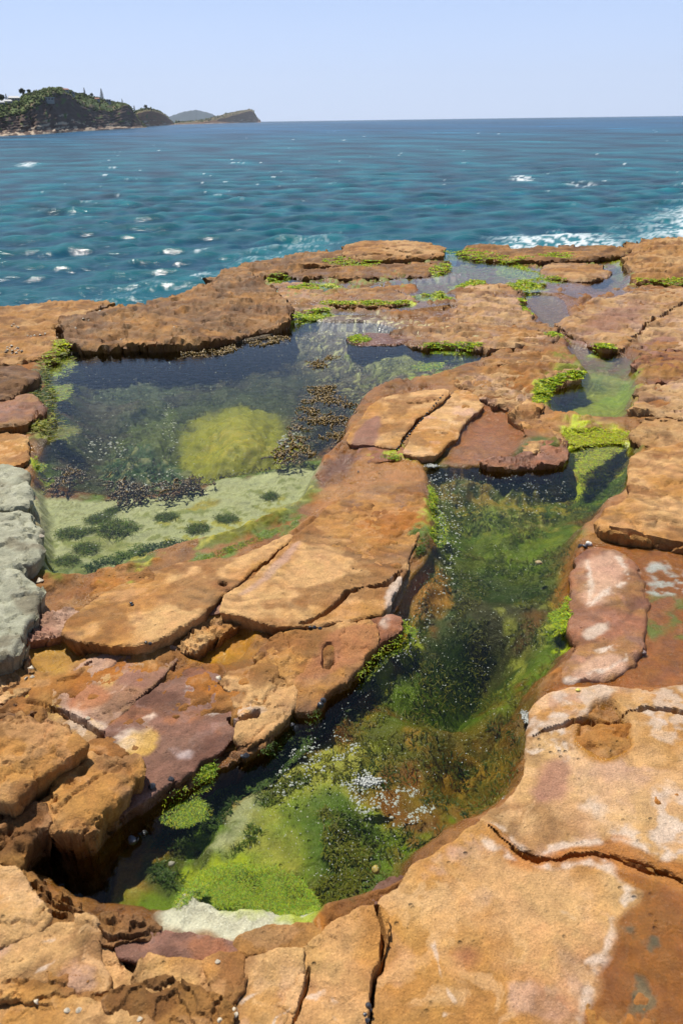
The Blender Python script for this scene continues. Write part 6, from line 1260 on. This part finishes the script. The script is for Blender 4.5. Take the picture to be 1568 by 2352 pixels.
def foam_lump(x, y, w, h, label, z=0.0):
    c = gp(x, y, z); D = math.hypot(c[0], c[1]); s = FPX / math.hypot(D, CAM_Z); rx = w / s / 2; ry = h / s / 2 * 1.5
    rg = np.random.default_rng(int(x)); pts = rg.normal(size=(140, 2)) * 0.42; pts = pts[np.hypot(pts[:, 0], pts[:, 1]) < 1]
    P = np.c_[c[0] + pts[:, 0] * rx, c[1] + pts[:, 1] * ry, z + 0.004 * rg.random(len(pts))]
    o = clumps('sea_foam', P, np.full(len(P), min(rx, ry) * 0.24), np.array([0.50, 0.51, 0.46]), M_FOAM, None, None, jit=0.1, squash=0.6, var=0.05); o.data.polygons.foreach_set('use_smooth', np.ones(len(o.data.polygons), bool))
    tag(o, label, 'foam')
foam_lump(990, 1071, 34, 14, 'small white foam scrap at the top corner of the central pool', 0.012)
foam_lump(1206, 1648, 22, 34, 'white foam lump against the right bank')
foam_lump(845, 1796, 62, 22, 'oval foam raft in the near part of the central pool', 0.003)
foam_lump(1402, 1238, 26, 10, 'white foam scrap under the big right block', 0.03)
foam_lump(1160, 1842, 14, 20, 'tiny foam bit at the pool edge by the long right crack')

# ------------------------------------------------------------------ sea snails and pebbles
M_SHELLP = simple_mat('pale_shell', (0.50, 0.42, 0.30), 0.5, 0.4, 0.25, 200); M_SHELLD = simple_mat('dark_shell', (0.035, 0.035, 0.04), 0.3, 0.5, 0.3, 200)
def snail_mesh(name):
    prof = [(0.0, 1.15), (0.16, 1.05), (0.26, 0.92), (0.30, 0.86), (0.46, 0.78), (0.58, 0.62), (0.60, 0.56), (0.82, 0.44), (0.96, 0.22), (0.9, 0.05), (0.55, 0.0)]
    n = 12; V = []; F = []
    for i, (r, z) in enumerate(prof):
        for k in range(n):
            a = 2 * math.pi * k / n; rr_ = r * (1 + 0.10 * (k / n)); V.append((rr_ * math.cos(a) + 0.12 * (1 - z), rr_ * math.sin(a), z - 0.10 * (k / n) * (1 if 0 < i < 9 else 0)))
    for i in range(len(prof) - 1):
        for k in range(n): F.append([i * n + k, i * n + (k + 1) % n, (i + 1) * n + (k + 1) % n, (i + 1) * n + k][::-1])
    me = bpy.data.meshes.new(name); me.from_pydata(V, [], F); me.update(); me.polygons.foreach_set('use_smooth', np.ones(len(me.polygons), bool)); return me
ME_P = snail_mesh('pale_snail_shell'); ME_P.materials.append(M_SHELLP); ME_D = snail_mesh('dark_snail_shell'); ME_D.materials.append(M_SHELLD)
rs = np.random.default_rng(77)
def find_ground(x, y):
    """walk along the sight line of a drawn point until it meets the rock"""
    d = gdir(x, y); o0 = np.array([0, 0, CAM_Z]); t0 = (0.45 - CAM_Z) / d[2]; t1 = (-0.2 - CAM_Z) / d[2]
    ts = np.linspace(t0, t1, 400); P = o0 + ts[:, None] * d; g = ground(P[:, 0], P[:, 1]); k = np.nonzero(P[:, 2] <= g)[0]
    p = P[k[0]] if len(k) else P[-1]; return np.array([p[0], p[1], max(p[2], -0.01)])
ORD = ['leftmost'] + [w + ' from the left' for w in 'second third fourth fifth sixth seventh eighth ninth tenth eleventh twelfth thirteenth fourteenth fifteenth sixteenth seventeenth eighteenth nineteenth twentieth twenty-first twenty-second'.split()]
def snails(spots, size, pale, base_label, group):
    for k_, (x, y) in enumerate(sorted(spots)):
        label = base_label + ', ' + (ORD[k_] if len(spots) > 2 else ('the left one', 'the right one')[k_])
        p = find_ground(x, y); o = bpy.data.objects.new('sea_snail', ME_P if pale else ME_D); COL.objects.link(o)
        o.location = p - np.array([0, 0, 0.15 * size]); s = size * rs.uniform(0.8, 1.2); o.scale = (s, s, s); o.rotation_euler = (rs.normal() * 0.5, rs.normal() * 0.5, rs.uniform(0, 6.28))
        tag(o, label, 'snail', group)
snails([(27, 795), (19, 798), (17, 804), (29, 806), (38, 811), (51, 806), (29, 812), (41, 800), (15, 809), (36, 803), (24, 800), (44, 806)], 0.013, True, 'pale snail in the tight cluster at the left margin rock', 'snail cluster at left margin')
snails([(32, 745), (38, 750), (28, 748), (42, 752), (64, 771), (72, 773), (80, 771), (93, 770), (105, 767)], 0.011, True, 'pale snail in the scattered row on the far left hump', 'snails on far left hump')
snails([(192, 733), (205, 736), (174, 754), (230, 715), (400, 752), (278, 780)], 0.012, True, 'pale snail on the long back ridge', 'snails on back ridge')
snails([(75, 1555), (62, 1560), (72, 1536)], 0.010, True, 'pale snail beside the wet hollow at the left', 'snails by the wet hollow')
snails([(202, 1650), (502, 1558)], 0.009, True, 'pale snail lying on a crack of the patchwork rocks', 'snails on patchwork rocks')
snails([(92, 1336), (95, 1233)], 0.014, True, 'pale snail at the foot of the grey boulders', 'snails by grey boulders')
snails([(735, 1618), (742, 1608), (672, 1665), (680, 1672), (565, 1735), (556, 1738), (350, 1805), (392, 1790)], 0.009, False, 'dark snail on the left bank of the near pool', 'dark snails on near bank')
snails([(322, 1925), (335, 1935), (318, 1942)], 0.010, False, 'dark snail in the shadow of the rounded boulder', 'snails under rounded boulder')
snails([(82, 2302), (155, 2322), (182, 2320), (322, 2342), (540, 2318), (542, 2330), (505, 2344), (500, 2210)], 0.006, True, 'pale snail in the joints of the bottom rock layers', 'snails in bottom joints')
snails([(838, 2330), (846, 2310), (842, 2345), (850, 2322)], 0.006, False, 'dark snail in the long crack at the bottom', 'snails in bottom crack')
snails([(908 + 110 * t, 1034 - 128 * t) for t in np.linspace(0.02, 0.98, 22)], 0.008, False, 'tiny dark snail packed in the cleft of the middle rocks', 'snails in the cleft')
snails([(1332, 1254), (1342, 1256)], 0.012, False, 'dark snail above the red salt patched ridge', 'snails above red ridge')
snails([(305, 1390), (302, 1386), (335, 1475), (345, 1478), (712, 1442), (722, 1440), (735, 1443), (823, 1083)], 0.007, False, 'tiny dark snail on the big slabs between the pools', 'snails on big slabs')
ICO = None
def pebble(x, y, r, col, label, z=None):
    p = find_ground(x, y) if z is None else gp(x, y, z); rg = np.random.default_rng(int(x * 3 + y))
    me = bpy.data.meshes.new('pebble'); import bmesh; bm = bmesh.new(); bmesh.ops.create_icosphere(bm, subdivisions=3, radius=1.0)
    ax = rg.uniform(0.7, 1.2, 3) * np.array([1, 1, 0.65])
    for v in bm.verts:
        c = np.array(v.co); f = 1 + 0.12 * math.sin(3 * c[0] + x) * math.cos(2.5 * c[1] + y) + 0.05 * math.sin(7 * c[2] + 5 * c[0]); v.co = Vector(c * f * ax * r)
    bm.to_mesh(me); bm.free(); me.polygons.foreach_set('use_smooth', np.ones(len(me.polygons), bool)); me.materials.append(simple_mat('pebble', col, 0.5, 0.4, 0.25, 120))
    o = bpy.data.objects.new('pebble', me); o.location = p + np.array([0, 0, r * 0.3]); o.rotation_euler = (0, 0, rg.uniform(0, 6)); COL.objects.link(o); tag(o, label, 'pebble')
pebble(1351, 1251, 0.015, (0.62, 0.58, 0.5), 'white pebble above the red salt patched ridge')
pebble(1236, 1294, 0.014, (0.30, 0.22, 0.10), 'tan pebble in the middle of the central pool', -0.01)
pebble(862, 2000, 0.012, (0.33, 0.24, 0.05), 'yellow brown pebble at the near right edge of the central pool', -0.012)
pebble(305, 1935, 0.014, (0.10, 0.10, 0.11), 'dark round pebble below the rounded boulder')
pebble(402, 2035, 0.008, (0.22, 0.20, 0.14), 'small grey pebble on the pale rock in the near pool')
pebble(1477, 1500, 0.009, (0.16, 0.11, 0.10), 'small dark pebble on the wet orange shelf')
pebble(1326, 1586, 0.008, (0.55, 0.48, 0.10), 'small yellow pebble above the wet hollow on the right slab')

# ------------------------------------------------------------------ the air over the bay
def haze():
    V, F = boxv(-17000, 17000, -300, 17000, -12, 700)
    m = bpy.data.materials.new('haze_air'); m.use_nodes = True; N = m.node_tree.nodes; N.remove(N['Principled BSDF'])
    pv = N.new('ShaderNodeVolumePrincipled'); pv.inputs['Color'].default_value = (0.80, 0.88, 1.0, 1); pv.inputs['Density'].default_value = 0.00004; pv.inputs['Anisotropy'].default_value = 0.2
    m.node_tree.links.new(pv.outputs[0], N['Material Output'].inputs['Volume'])
    o = mesh_obj('haze', V, F, m, smooth=False, origin=np.zeros(3)); tag(o, 'thin summer haze over the bay', kind='stuff')
haze()
